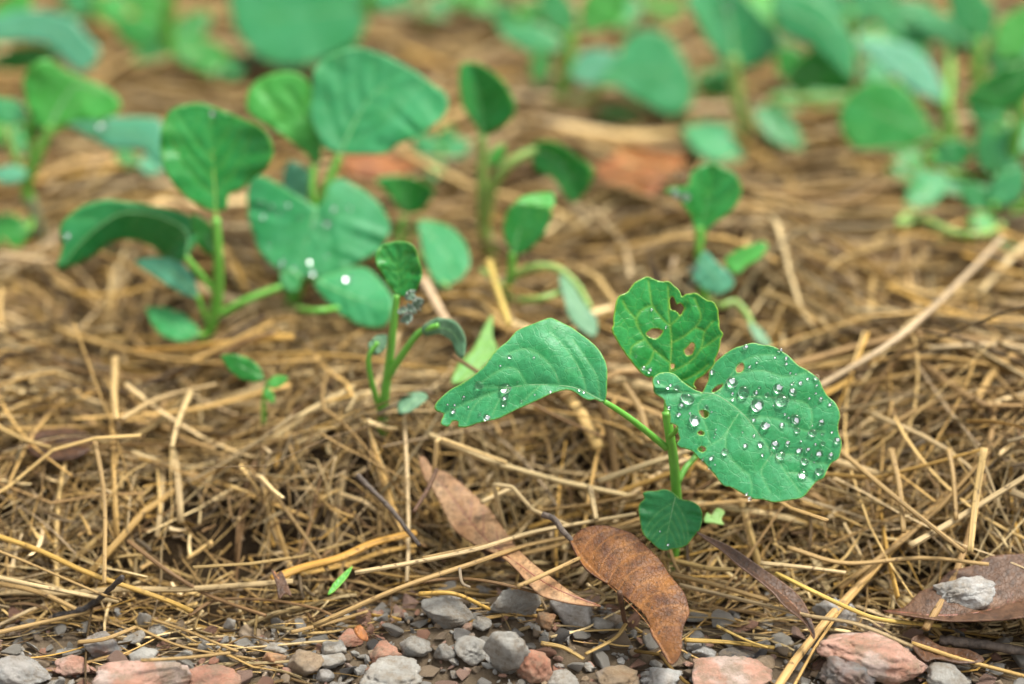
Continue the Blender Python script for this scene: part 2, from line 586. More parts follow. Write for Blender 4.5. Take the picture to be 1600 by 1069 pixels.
def footprint(n, y0=-0.10, y1=0.80, margin=0.10):
    y = y0 + (y1 - y0) * rng.random(n) ** 1.15
    half = 0.15 + margin + (y + 0.05) * 0.27
    x = (rng.random(n) * 2 - 1) * half - 0.035
    return x, y


def straw_batch(Ps, r, tint, flat, taper, seed, sides):
    """Many stalks at once: Ps (m, n, 3). Returns V (m, n*sides, 3), F (one stalk), tint, su."""
    m_, n = Ps.shape[:2]
    T = np.gradient(Ps, axis=1)
    T /= np.linalg.norm(T, axis=2)[..., None] + 1e-12
    N = np.cross(T, np.array([0.05, 0.02, 1.0]))
    N /= np.linalg.norm(N, axis=2)[..., None] + 1e-12
    B = np.cross(T, N)
    a = 2 * np.pi * np.arange(sides) / sides
    ro = (seed * 977 % 1.0 * 2 - 1)[:, None] * 1.1 + np.linspace(0, 1, n)[None] * (seed * 331 % 1.0 * 2 - 1)[:, None] * 1.6
    cr, sr = np.cos(ro)[..., None], np.sin(ro)[..., None]
    N, B = N * cr + B * sr, B * cr - N * sr
    R = r[:, None] * (1 - taper[:, None] * np.linspace(0, 1, n)[None])
    V = Ps[:, :, None] + (N[:, :, None] * np.cos(a)[None, None, :, None] + B[:, :, None] * (np.sin(a)[None, None, :, None] * flat[:, None, None, None])) * R[:, :, None, None]
    Lc = np.concatenate([np.zeros((m_, 1)), np.cumsum(np.linalg.norm(np.diff(Ps, axis=1), axis=2), axis=1)], 1)
    su = np.stack([np.broadcast_to((Lc * 55 + seed[:, None] * 37)[:, :, None], V.shape[:3]),
                   np.broadcast_to(np.cos(a)[None, None] * 3.2 + seed[:, None, None] * 13, V.shape[:3]),
                   np.broadcast_to(np.sin(a)[None, None] * 3.2, V.shape[:3])], 3)
    tc = np.ones(V.shape[:3] + (4,))
    tc[..., :3] = tint[:, None, None]
    i, k = np.meshgrid(np.arange(n - 1), np.arange(sides), indexing='ij')
    p, q = (i * sides + k).ravel(), (i * sides + (k + 1) % sides).ravel()
    F = np.stack([p, q, q + sides, p + sides], 1)
    if sides == 6:
        F = np.vstack([F, [[3, 2, 1, 0], [5, 4, 3, 0]], (n - 1) * 6 + np.array([[0, 1, 2, 3], [0, 3, 4, 5]])])
    else:
        F = np.vstack([F, [[3, 2, 1, 0]], (n - 1) * sides + np.array([[0, 1, 2, 3]])])
    return V.reshape(m_, -1, 3), F, tc.reshape(m_, -1, 4), su.reshape(m_, -1, 3)


def project(p):
    q = np.asarray(p) - CAM
    d = q @ FWD
    return W / 2 + (q @ RIGHT) / d * FPX, H / 2 - (q @ UP) / d * FPX


def clump(x, y):
    return 0.5 + 0.5 * math.sin(x * 71 + 2.1 * math.sin(y * 47 + 1) + 0.7) * math.sin(y * 88 + 1.7 * math.sin(x * 53))


items = []
X0, Y0 = footprint(12500)
X1, Y1 = footprint(9000, 0.20, 0.85)
X0, Y0 = np.concatenate([X0, X1]), np.concatenate([Y0, Y1])
for x, y in zip(X0, Y0):
    e = float(np.interp(x, EX, EY))
    dd = y - e
    if dd < 0.004 or (dd < 0.03 and rng.random() > 0.25 + dd * 22):
        continue
    hol = math.exp(-((x - _h0[0]) / 0.034) ** 2 - ((y - _h0[1] - 0.016) / 0.019) ** 2)
    if rng.random() < min(1.0, hol * 1.25):
        continue
    cl = clump(x, y)
    if cl < 0.35 and rng.random() < 0.45:
        continue
    qx, qy = project((x, y, float(terrain(x, y)) + 0.008))
    if (abs((qx - 640) * 0.62 - (qy - 715) * 0.75) < 62 and 640 < qx < 930 and 700 < qy < 950 and rng.random() < 0.85) or (qx > 1390 and 870 < qy < 1000 and rng.random() < 0.8):
        continue
    near = y < 0.20
    L = rng.uniform(0.03, 0.09) if rng.random() < 0.72 else rng.uniform(0.09, 0.17)
    ang = rng.normal(0.0, 0.8) if rng.random() < 0.55 else rng.uniform(0, math.pi)
    if dd < 0.07 and rng.random() < 0.45:
        ang = rng.normal(math.pi / 2, 0.6)
        L *= 0.7
    r = rng.choice([0.0004, 0.00065, 0.0009, 0.0012, 0.0016], p=[0.30, 0.30, 0.24, 0.12, 0.04])
    r *= 1.0 + 0.55 * min(1.0, max(0.0, (y - 0.05) / 0.12))
    dm = min(1.0, dd / 0.05 + 0.12)
    layer = (-0.007 + (0.010 + 0.014 * cl) * rng.random() ** 1.1) * dm
    if near:
        if y > 0.07:
            ang = rng.normal(0, 0.7)
        steep = (0.5 if y > 0.07 else 1.0) * (rng.normal(0, 0.13) if rng.random() < 0.86 else rng.normal(0, 0.40)) * min(1.0, dd / 0.03)
    else:
        steep = rng.normal(0, 0.06)
        L = min(L, 0.11)
        ang = rng.normal(0, 0.55)
    items.append((layer, x, y, ang, L, r, steep, rng.random() < 0.28, near))
    if near and rng.random() < 0.18:
        items.append((layer + 0.0006, x + rng.normal(0, 0.0012), y + rng.normal(0, 0.0012), ang + rng.normal(0, 0.05), L * rng.uniform(0.5, 0.9), r * 0.6, steep, False, near))
# fine broken fibres through the near mulch
XF, YF = footprint(6500, -0.06, 0.20, 0.06)
for x, y in zip(XF, YF):
    dd = y - float(np.interp(x, EX, EY))
    if dd < 0.002 or rng.random() < 1.1 * math.exp(-((x - _h0[0]) / 0.034) ** 2 - ((y - _h0[1] - 0.016) / 0.019) ** 2):
        continue
    items.append(((0.001 + 0.010 * clump(x, y)) * rng.random() * min(1.0, dd / 0.05 + 0.12), x, y, rng.normal(0, 0.9), rng.uniform(0.012, 0.05), rng.uniform(0.00014, 0.00034),
                  rng.normal(0, 0.12), rng.random() < 0.5, True))
for x, y in zip(*footprint(3000, -0.06, 0.20, 0.06)):
    dd = y - float(np.interp(x, EX, EY))
    if dd > 0:
        items.append(((-0.004 + 0.014 * rng.random()) * min(1.0, dd / 0.05 + 0.1), x, y, rng.uniform(0, 3.14), rng.uniform(0.003, 0.010), rng.uniform(0.0003, 0.0009), rng.normal(0, 0.3), False, True))
# thin litter where the straw peters out on the gravel
for _ in range(950):
    x = rng.uniform(-0.30, 0.24)
    e = float(np.interp(x, EX, EY))
    y = e + rng.normal(0.000, 0.013)
    items.append((0.002 * rng.random(), x, y, rng.normal(0, 0.4), rng.uniform(0.008, 0.035), rng.choice([0.0002, 0.00035, 0.0006]), rng.normal(0, 0.04), rng.random() < 0.3, True))
# the best-seen loose stalks lie on top: they become objects of their own
cand = [i for i, it in enumerate(items) if it[8] and it[0] > 0.003 and it[5] > 0.0007 and abs(it[1] + 0.04) < 0.15 and it[2] < 0.13 and it[4] > 0.04]
cand.sort(key=lambda i: -(items[i][0] + items[i][5] * 4 - items[i][2] * 0.02))
single = set(cand[:220])


MARKS = [(60, 700, 'beside the sunken dark leaf'), (60, 860, 'by the golden straw at the left edge'), (250, 780, 'on the mulch above the bare hollow'), (330, 900, 'hanging into the bare hollow'),
         (430, 640, 'just below the tiny bright sprout'), (300, 660, 'left of the tiny bright sprout'), (170, 650, 'by the blurred upright straw at the left'), (330, 730, 'further below the tiny bright sprout'), (480, 720, 'above the grey-brown slanting twig'), (520, 640, 'between the sprout and the thin seedling'), (160, 780, 'by the upright straw at the far left'), (420, 800, 'behind the hollow, left of the orange-brown stalk'), (500, 830, 'above the thick orange-brown stalk'), (590, 780, 'by the grey-brown slanting twig'), (600, 660, 'around the thin seedling'),
         (720, 690, 'under the tip of the drooping leaf'), (740, 790, 'beside the pinkish dead leaf'), (680, 910, 'below the long pale straw'), (860, 720, 'between the drooping leaf and the pinkish leaf'),
         (940, 780, 'left of the dewy seedling stem'), (1000, 880, 'around the brown curled leaf'), (1130, 820, 'right of the small seed leaf'), (1230, 860, 'under the big dewy leaf'),
         (1180, 930, 'beside the dark curled leaf'), (1380, 760, 'just right of the big dewy leaf'), (1450, 700, 'above the straight slanting straw'), (1330, 850, 'below the straight slanting straw'), (1330, 620, 'beside the right edge of the dewy leaf'), (1240, 520, 'above the big dewy leaf'), (1400, 560, 'by the long blurred pale straw'), (1480, 620, 'below the long blurred pale straw'), (1400, 900, 'above the white and grey stone'), (1540, 780, 'beside the pale rising straw'),
         (1560, 650, 'above the pale rising straw'), (100, 600, 'behind the sunken dark leaf')]
pending = []


def settle_labels():
    """things still sharing a label: two or three are told apart by their order from left to right"""
    by = {}
    for o, lab, cat, grp, x in pending:
        by.setdefault(lab, []).append((x, o, cat, grp))
    for lab, l in by.items():
        l.sort(key=lambda a: a[0])
        words = {1: [''], 2: [', the left one', ', the right one'], 3: [', leftmost', ', middle one', ', rightmost']}.get(len(l))
        for k, (x, o, cat, grp) in enumerate(l):
            tag(o, lab + (words[k] if words else ''), cat, grp)
    pending.clear()


CLEAR = [(325, 470, 55), (290, 500, 50), (405, 600, 42), (600, 600, 34), (600, 540, 34), (700, 530, 38), (450, 465, 40), (800, 440, 34), (870, 470, 40), (695, 400, 40), (1100, 430, 36), (560, 460, 45), (1160, 510, 30)]
groups = {}
for i, it in enumerate(items):
    layer, x, y, ang, L, r, steep, kink, near = it
    tint = np.array(TINTS[rng.choice(len(TINTS), p=TW)]) * rng.choice([0.35, 0.65, 0.95, 1.2, 1.5], p=[0.15, 0.2, 0.25, 0.23, 0.17])
    P = random_straw(x, y, ang, L, r, layer, steep, kink, 9 if near else 6)
    if L > 0.036 and (P[:, 1] - np.interp(P[:, 0], EX, EY)).min() < -0.003 and rng.random() < 0.9:
        continue
    if layer > -0.002 and r > 0.0003:
        qs = [project(q) for q in P[::2]]
        if any((q[0] - zx) ** 2 + (q[1] - zy) ** 2 < zr * zr for q in qs for zx, zy, zr in CLEAR):
            continue
    groups.setdefault(near, []).append((i, P, r, tint, rng.uniform(0.14, 0.7), rng.uniform(0, 0.5), rng.random()))
BV, BC, BS, BF, off = [], [], [], [], 0
for near, l in groups.items():
    V, F, C, S = straw_batch(np.array([a[1] for a in l]), np.array([a[2] for a in l]), np.array([a[3] for a in l]), np.array([a[4] for a in l]),
                             np.array([a[5] for a in l]), np.array([a[6] for a in l]), 6 if near else 4)
    for k, a in enumerate(l):
        if a[0] in single:
            c = V[k].mean(0)
            o = link('straw_stalk', mesh_from('straw_stalk', V[k] - c, F, M['straw'], True, {'tint': C[k], 'su': S[k]}), loc=c)
            q0, q1 = project(a[1][0]), project(a[1][-1])
            qx, qy = (q0[0] + q1[0]) / 2, (q0[1] + q1[1]) / 2
            sl = math.degrees(math.atan2(-(q1[1] - q0[1]), q1[0] - q0[0])) % 180
            way = 'level' if sl < 15 or sl > 165 else ('rising' if sl < 65 else ('upright' if sl < 115 else 'falling'))
            tone = 'pale' if a[3].sum() > 0.95 else ('brown' if a[3].sum() < 0.52 else 'tan')
            mk = min(MARKS, key=lambda t: (t[0] - qx) ** 2 + (t[1] - qy) ** 2)[2]
            pending.append((o, 'loose %s %s straw %s' % (way, tone, mk), 'straw', 'loose straws on top of the mulch', qx))
            continue
        BV.append(V[k])
        BC.append(C[k])
        BS.append(S[k])
        BF.append(F + off)
        off += V.shape[1]
settle_labels()
o = link('straw', mesh_from('straw', np.vstack(BV), np.vstack(BF), M['straw'], True, {'tint': np.vstack(BC), 'su': np.vstack(BS)}))
tag(o, 'dry tan straw mulch covering the seedling bed', 'straw', kind='stuff')


def stalk(pts, rpx, tint, label, lift=0.008, lifts=None, sides=9, flat=0.75, mat='straw', name='straw_stalk', cat='straw', n=None, sharp=False, taper=0.2, bumpy=0.0):
    """A stalk seen in the photograph: path in photo pixels, carried just above the mulch."""
    P3 = []
    for k, (x, y) in enumerate(pts):
        lf = lift if lifts is None else lifts[k]
        if y < 930 and 0.004 < lf:
            lf += 0.007
        P3.append(ground(x, y, lf))
    P3 = np.array(P3)
    if sharp:
        seg = []
        for a, b in zip(P3[:-1], P3[1:]):
            seg.append(a + (b - a) * np.linspace(0.04, 0.96, 5)[:, None])
        P = np.vstack([P3[:1]] + seg + [P3[-1:]])
    else:
        P = crom(P3, n or max(10, 6 * len(pts)))
    dist = np.dot(P.mean(0) - CAM, FWD)
    r = rpx * dist / FPX
    if bumpy:
        P = P + rng.normal(0, r * bumpy, P.shape)
    if mat == 'straw':
        V, F, C, S = straw_geo(P, r, np.array(tint), sides, flat, taper, rng.random())
        at = {'tint': C, 'su': S}
    else:
        R = r * (1 - taper * np.linspace(0, 1, len(P))) * (1 + rng.normal(0, bumpy * 0.7, len(P)))
        V, F, _, _ = tube_arrays(P, R, sides, 0.95)
        at = None
    c = V.mean(0)
    o = link(name, mesh_from(name, V - c, F, M[mat], True, at), loc=c)
    return tag(o, label, cat)


PALE, TAN, GOLD, BRN, GRY = (0.50, 0.37, 0.19), (0.36, 0.235, 0.095), (0.42, 0.26, 0.065), (0.20, 0.115, 0.05), (0.27, 0.21, 0.14)
stalk([(555, 895), (640, 880), (738, 860), (823, 834), (889, 821), (994, 803)], 4.6, PALE, 'long pale straw with cut end, crossing in front of the pinkish dead leaf', 0.014)
stalk([(490, 978), (620, 921), (740, 880), (840, 848), (990, 822), (1060, 795)], 5.0, TAN, 'long tan straw just below the long pale one, running up to the seedling stem', 0.010)
stalk([(660, 872), (790, 845), (900, 818)], 3.2, TAN, 'thin straw lying along the upper side of the long pale straw', 0.012)
stalk([(787, 824), (771, 757), (800, 761), (832, 797), (892, 823)], 3.8, PALE, 'pale kinked straw standing beside the pinkish dead leaf', None, [0.006, 0.022, 0.021, 0.018, 0.012], sharp=True)
stalk([(752, 785), (801, 762)], 4.5, PALE, 'short pale straw running into the kink beside the pinkish leaf', 0.016)
stalk([(678, 738), (682, 690), (688, 685), (735, 702), (792, 723)], 3.8, (0.55, 0.38, 0.17), 'straw folded at a sharp corner above the tip of the pinkish leaf', None, [0.016, 0.026, 0.026, 0.018, 0.012], sharp=True)
stalk([(682, 733), (668, 765), (646, 800)], 4.0, BRN, 'short dark twig leaning across the tip of the pinkish leaf', 0.020, mat='brownbark', name='twig', cat='twig', bumpy=0.06)
stalk([(558, 742), (585, 770), (612, 797), (655, 852)], 4.6, GRY, 'grey-brown twig slanting down in the straw left of the pinkish leaf', 0.014, mat='bark', name='twig', cat='twig', bumpy=0.08)
stalk([(-20, 832), (60, 860), (140, 896), (252, 935), (300, 955)], 5.2, GOLD, 'golden straw slanting down from the left edge of the picture', 0.010)
stalk([(148, 690), (158, 740), (164, 800), (163, 912)], 4.0, TAN, 'upright straw standing in front of the mulch at the far left', 0.014)
stalk([(-15, 900), (70, 918), (185, 940)], 4.5, PALE, 'pale straw lying above the dark knobbly twig', 0.008)
stalk([(-15, 910), (60, 925), (125, 955)], 5.2, TAN, 'tan straw ending under the dark knobbly twig', 0.005)
stalk([(-10, 858), (50, 882), (150, 925), (190, 938)], 2.6, TAN, 'thin straw slanting under the golden straw at the left edge', 0.012)
stalk([(84, 964), (120, 955), (152, 938), (191, 902)], 5.4, GRY, 'dark knobbly twig pointing up at the edge of the gravel', None, [0.003, 0.005, 0.010, 0.020], mat='darkbark', name='twig', cat='twig', bumpy=0.12)
stalk([(-10, 990), (60, 974), (147, 955)], 4.5, TAN, 'stout straw lying on the gravel below the dark knobbly twig', 0.005)
stalk([(122, 1004), (165, 998), (212, 980)], 4.2, TAN, 'short straw resting on the pink and grey mottled stone', 0.007)
stalk([(200, 845), (262, 892), (330, 932), (415, 962)], 4.0, BRN, 'dark brown straw sloping down into the bare hollow', 0.008)
stalk([(238, 968), (290, 985), (345, 1008), (372, 1018)], 3.0, TAN, 'thin dry straw sloping over the gravel left of the tan stone', 0.004)
stalk([(425, 905), (470, 888), (530, 872), (585, 848), (650, 832)], 9.5, (0.46, 0.25, 0.055), 'thick orange-brown split stalk lying above the green shoot', 0.006, flat=0.45)
stalk([(470, 898), (540, 882), (600, 862), (660, 850)], 6.0, (0.48, 0.29, 0.08), 'flat golden straw under the thick orange-brown stalk', 0.003, flat=0.4)
stalk([(295, 962), (340, 938), (420, 938), (490, 950), (520, 962)], 3.0, BRN, 'thin arched brown straw at the front edge of the hollow', 0.006)
stalk([(455, 988), (520, 972), (575, 955)], 3.6, TAN, 'straw end poking out over the gravel below the green shoot', 0.004)
stalk([(212, 980), (290, 1012), (400, 1030)], 2.6, TAN, 'thin stem lying among stones above the big pink stone', 0.003)
stalk([(220, 1032), (290, 1028), (360, 1020)], 3.6, TAN, 'straw lying over the top of the big pink stone', 0.012)
stalk([(1061, 914), (1162, 938), (1257, 961), (1341, 976), (1425, 1010)], 4.2, (0.40, 0.29, 0.15), 'long straw crossing in front of the dark curled leaf onto the pink rock', None, [0.008, 0.012, 0.016, 0.020, 0.016])
stalk([(1048, 897), (1110, 912), (1200, 938)], 5.2, TAN, 'stout straw passing behind the brown leaf and under the dark curled leaf', 0.006)
stalk([(1213, 896), (1270, 924), (1330, 952), (1378, 968), (1470, 978)], 4.4, (0.55, 0.38, 0.10), 'yellow straw lying over the white stone', None, [0.012, 0.014, 0.014, 0.010, 0.006])
stalk([(1188, 880), (1250, 886), (1322, 895)], 4.4, PALE, 'pale straw just above the end of the yellow straw', 0.010)
stalk([(1312, 704), (1400, 778), (1507, 863)], 5.0, TAN, 'straight straw slanting down to the right of the dewy leaf', 0.016)
stalk([(1422, 853), (1500, 808), (1610, 740)], 6.2, PALE, 'pale straw rising toward the right edge of the picture', 0.014)
stalk([(1482, 702), (1490, 750), (1494, 812)], 4.6, TAN, 'upright straw crossing behind the pale rising straw', 0.016)
stalk([(1538, 700), (1525, 780), (1516, 862)], 6.0, (0.48, 0.33, 0.13), 'golden flat upright straw right of the pale rising straw', 0.018, flat=0.4)
stalk([(1392, 702), (1405, 760), (1412, 832)], 5.0, TAN, 'upright straw behind the long straight slanting straw', 0.013)
stalk([(1230, 855), (1320, 880), (1440, 872), (1545, 882)], 4.6, TAN, 'bent straw lying level above the grey stone on the dead leaf', 0.010)
stalk([(1270, 610), (1400, 530), (1500, 440), (1566, 372)], 6.0, (0.50, 0.37, 0.22), 'long blurred pale straw slanting up toward the right plants', 0.016)
stalk([(935, 752), (1010, 726), (1088, 700)], 6.0, PALE, 'stout pale straw passing behind the stem of the dewy seedling', 0.016)
stalk([(662, 438), (682, 475), (708, 520)], 8.0, (0.50, 0.36, 0.22), 'thick blurred pale stalk beside the small oval leaf', 0.012)
stalk([(764, 408), (778, 455), (796, 508)], 6.5, (0.52, 0.38, 0.10), 'yellow blurred stalk leaning in front of the wilting seedling', 0.012)
stalk([(1012, 690), (1000, 640), (975, 600)], 6.0, TAN, 'short straw below the petiole of the drooping leaf', 0.010)
stalk([(640, 912), (700, 905), (760, 908), (848, 928)], 3.4, BRN, 'thin brown straw lying just behind the grey stones', 0.006)
stalk([(655, 928), (710, 928), (765, 952)], 4.6, GOLD, 'golden bent straw ending between the grey stones', 0.008)
stalk([(808, 917), (850, 898), (905, 872)], 4.6, TAN, 'straw crossing over the lower half of the pinkish dead leaf', 0.016)
stalk([(718, 888), (722, 910), (735, 918)], 2.6, GRY, 'small bent fibre standing behind the grey stones', 0.012)
stalk([(922, 760), (932, 812)], 5.0, PALE, 'short pale upright straw behind the tip of the brown leaf', 0.016)
stalk([(918, 913), (944, 932), (930, 950)], 4.0, PALE, 'pale frayed straw end beneath the brown curled leaf', 0.010)
stalk([(968, 925), (973, 955), (978, 978)], 4.4, BRN, 'dark stick standing under the brown curled leaf', None, [0.016, 0.010, 0.002], mat='brownbark', name='twig', cat='twig', bumpy=0.05)
stalk([(978, 975), (960, 998), (915, 1022)], 3.6, (0.42, 0.28, 0.10), 'thin stem lying on the soil below the dark standing stick', 0.004)
stalk([(845, 1005), (880, 1012), (912, 1030)], 4.4, (0.42, 0.28, 0.10), 'short stem lying on the soil in front of the orange pebble', 0.005)
stalk([(1070, 1000), (1140, 1004), (1210, 1012)], 4.6, (0.50, 0.33, 0.09), 'golden straw lying on the ground right of the brown leaf tip', 0.004)
stalk([(1120, 978), (1165, 1000), (1200, 1012)], 2.8, (0.48, 0.33, 0.10), 'thin straw crossing the golden straw near the dark pebble', 0.006)
stalk([(1470, 1000), (1540, 1008), (1610, 1020)], 9.0, GRY, 'grey bark stick lying under the large dead leaf at the right edge', 0.006, mat='bark', name='twig', cat='twig', bumpy=0.08)
stalk([(1425, 1005), (1500, 1030), (1560, 1046), (1620, 1062)], 4.4, (0.45, 0.29, 0.10), 'frayed straw running to the bottom right corner', 0.006)
stalk([(340, 560), (380, 535), (430, 520)], 5.0, BRN, 'short blurred straw behind the bright green sprout', 0.012)
stalk([(180, 560), (178, 610), (181, 655)], 6.0, (0.5, 0.34, 0.14), 'blurred upright straw left of the bright green sprout', 0.016)
stalk([(298, 612), (280, 655), (268, 700)], 5.0, (0.52, 0.38, 0.18), 'blurred straw standing in front of the bright green sprout', 0.015)
stalk([(190, 655), (250, 622), (340, 600)], 5.0, (0.46, 0.32, 0.15), 'blurred straw reaching from the upright straw to the sprout', 0.014)

# ------------------------------------------------------------------ leaves
def poly_dist(P, poly, closed=False):
    """distance of points P (n,2) to a polyline; also arc fraction and side sign."""
    A = np.asarray(poly, float)
    if closed:
        A = np.vstack([A, A[:1]])
    P = np.asarray(P, float)
    seg = np.linalg.norm(np.diff(A, axis=0), axis=1)
    cum = np.concatenate([[0], np.cumsum(seg)])
    a, ab = A[:-1], np.diff(A, axis=0)
    rx = P[:, 0][:, None] - a[None, :, 0]
    ry = P[:, 1][:, None] - a[None, :, 1]
    u = np.clip((rx * ab[:, 0] + ry * ab[:, 1]) / (seg ** 2 + 1e-12), 0, 1)
    d2 = (rx - u * ab[:, 0]) ** 2 + (ry - u * ab[:, 1]) ** 2
    i = d2.argmin(1)
    k = np.arange(len(P))
    tt = (cum[i] + u[k, i] * seg[i]) / cum[-1]
    sg = np.sign(ab[i, 0] * ry[k, i] - ab[i, 1] * rx[k, i])
    return np.sqrt(d2[k, i]), tt, sg


def inside(P, poly):
    P, Q = np.asarray(P, float), np.asarray(poly, float)
    x, y = P[:, 0][:, None], P[:, 1][:, None]
    x1, y1 = Q[None, :, 0], Q[None, :, 1]
    R = np.roll(Q, 1, axis=0)
    x2, y2 = R[None, :, 0], R[None, :, 1]
    dy = np.where(y2 == y1, 1e-12, y2 - y1)
    k = ((y1 > y) != (y2 > y)) & (x < (x2 - x1) * (y - y1) / dy + x1)
    return (k.sum(1) % 2) == 1


def auto_veins(out, mid, k=4, ang=0.95):
    M2 = crom(mid, 40)
    cum = np.concatenate([[0], np.cumsum(np.linalg.norm(np.diff(M2, axis=0), axis=1))])
    L = cum[-1]
    res = []
    for s in (-1, 1):
        for j in range(k):
            f = 0.06 + 0.72 * (j + 0.25 * (s > 0)) / k
            i = int(np.searchsorted(cum, f * L))
            i = min(i, 38)
            t = M2[i + 1] - M2[i]
            a = math.atan2(t[1], t[0])
            p = M2[i].copy()
            ln = [p.copy()]
            th = a + s * (ang - 0.25 * f)
            for _ in range(60):
                p = p + np.array([math.cos(th), math.sin(th)]) * L * 0.025
                th -= s * 0.022
                ln.append(p.copy())
                if not inside(p[None], out)[0] or poly_dist(p[None], out, True)[0][0] < L * 0.02:
                    break
            if len(ln) > 3:
                res.append(crom(np.array(ln[:-1]), 8))
    return res


class Leaf:
    def __init__(self, root, outline, mid, Y, tx, ty, mat, step=6, cup=0.0, droop=0.0, fold=(0, 0), quilt=0.0003, veins=None, holes=(),
                 smooth=3, crenate=0.0, wave=0.0, name='leaf', vmat='vein', vr=1.3, disp=None, label=None, drape=None, thick=0.00035, nv=4, proud=0.45):
        self.proud = proud
        self.drape = drape
        self.org = np.array(root.location)
        out = crom_closed(outline, smooth)
        c0 = out.mean(0)
        if crenate:
            per = np.concatenate([[0], np.cumsum(np.linalg.norm(np.diff(out, axis=0), axis=1))])
            dirn = out - c0
            dirn /= np.linalg.norm(dirn, axis=1)[:, None]
            out = out + dirn * (crenate * np.sin(per / 6.5 + np.sin(per / 31.0) * 2))[:, None]
        self.mid = crom(mid, 16)
        self.anchor = at_y(mid[0][0], mid[0][1], Y)
        self.tx, self.ty = tx, ty
        n = np.array([tx, -1.0, ty])
        self.n = n / np.linalg.norm(n)
        size = np.ptp(out, axis=0).max()
        self.size = size
        self.out = out
        self.cup, self.droop, self.fold, self.quilt, self.wave, self.disp = cup, droop, fold, quilt, wave, disp
        if drape is None:                                       # tilt the blade until it clears the mulch
            self.mid = crom(mid, 16)
            gy = ground_v(out, 0.012)[:, 1]
            for _ in range(14):
                if (self.flat(out)[:, 1] < gy + 0.001).all():
                    break
                self.ty += 0.12
            bad = (self.flat(out)[:, 1] - gy).max()
            if bad > 0.001:
                self.anchor = at_y(mid[0][0], mid[0][1], Y - min(bad, 0.03))
            n = np.array([tx, -1.0, self.ty])
            self.n = n / np.linalg.norm(n)
        else:
            self.anchor = ground(mid[0][0], mid[0][1], drape)
            self.n = np.array([0, -0.35, 0.94])
        self.s = np.dot(self.anchor - CAM, FWD) / FPX           # metres per photo pixel at this depth
        self.veins = [crom(v, 11) for v in veins] if veins is not None else auto_veins(out, mid, nv)
        self.ph = rng.uniform(0, 6.28, 4)
        # points
        g = np.arange(0, size + step, step)
        gx, gy = np.meshgrid(out[:, 0].min() + g, out[:, 1].min() + g)
        gx[1::2] += step / 2
        pts = np.stack([gx.ravel(), gy.ravel()], 1)
        pts = pts + rng.uniform(-0.15, 0.15, pts.shape) * step
        pts = pts[inside(pts, out)]
        d, _, _ = poly_dist(pts, out, True)
        pts = pts[d > step * 0.45]
        hl = [crom_closed(h, 3) for h in holes]
        for h in hl:
            d, _, _ = poly_dist(pts, h, True)
            pts = pts[(d > step * 0.4) & ~inside(pts, h)]
        allp = [out] + hl + [pts]
        vv = np.vstack(allp)
        edges, o0 = [], 0
        for lp in [out] + hl:
            k = len(lp)
            edges += [(o0 + i, o0 + (i + 1) % k) for i in range(k)]
            o0 += k
        r = geometry.delaunay_2d_cdt([Vector(p) for p in vv], edges, [list(range(len(out)))], 1, 1e-4)
        P = np.array([(p.x, p.y) for p in r[0]])
        F = np.array([f for f in r[2] if len(f) == 3])
        cen = P[F].mean(1)
        keep = inside(cen, out)
        for h in hl:
            keep &= ~inside(cen, h)
        F = F[keep]
        W3 = self.map(P)
        nn = np.cross(W3[F[:, 1]] - W3[F[:, 0]], W3[F[:, 2]] - W3[F[:, 0]]).sum(0)
        if nn @ self.n < 0:
            F = F[:, ::-1]
        de, _, _ = poly_dist(P, out, True)
        for h in hl:
            d2, _, _ = poly_dist(P, h, True)
            de = np.minimum(de, d2)
        ew = max(1.6, step * 0.55)
        edge = np.clip(1 - de / ew, 0, 1) * (0.75 if step < 3 else 0.22)
        dv = self.vdist(P)
        vein = np.exp(-(dv / max(1.6, step * 0.5)) ** 2) * (0.8 if step < 3 else 0.22)
        uvp = np.stack([P[:, 0] / 100, P[:, 1] / 100, np.full(len(P), rng.random() * 9)], 1)
        me = mesh_from(name, W3 - self.org, F, M[mat], True, {'edge': edge, 'vein': vein, 'uvp': uvp})
        self.o = link(name, me, root)
        if label:
            self.o['label'] = label
        so = self.o.modifiers.new('thickness', 'SOLIDIFY')
        so.thickness = thick
        so.offset = -1
        # raised midrib and side veins
        if vmat:
            self.rib(crom(mid, 30), vr * 1.5, 'midrib', vmat)
            for v in self.veins:
                self.rib(v, vr * (0.75 if step < 3 else 0.4), 'side_vein', vmat)

    def vdist(self, P):
        dv, _, _ = poly_dist(P, self.mid)
        for v in self.veins:
            d, _, _ = poly_dist(P, v)
            dv = np.minimum(dv, d)
        return dv

    def flat(self, P):
        if self.drape is not None:
            return ground_v(P, self.drape)
        D = FWD[None] + RIGHT[None] * ((P[:, 0] - W / 2) / FPX)[:, None] + UP[None] * ((H / 2 - P[:, 1]) / FPX)[:, None]
        k = np.array([-self.tx, 1.0, -self.ty])
        t = ((self.anchor - CAM) @ k) / (D @ k)
        return CAM + D * t[:, None]

    def map(self, P):
        P = np.asarray(P, float)
        B = self.flat(P)
        d, t, sg = poly_dist(P, self.mid)
        hw = self.size * 0.4
        u = d / hw
        h = self.cup * u ** 2 * hw - self.droop * t ** 2 * self.size
        h = h + np.where(sg > 0, self.fold[1], self.fold[0]) * d
        dv = self.vdist(P)
        h = h * self.s
        h = h + self.quilt * (np.minimum(dv / (0.06 * self.size), 1.0) ** 0.7)
        if self.wave:
            rim = np.clip(u, 0, 1) ** 2
            h = h + self.wave * self.s * rim * (np.sin(t * 17 + self.ph[0]) + 0.6 * np.sin(t * 31 + sg * 2 + self.ph[1]))
            h = h + self.wave * 0.35 * self.s * np.sin(P[:, 0] / self.size * 9 + self.ph[2]) * np.sin(P[:, 1] / self.size * 8 + self.ph[3])
        if self.disp is not None:
            h = h + self.disp(P, d, t, sg) * self.s
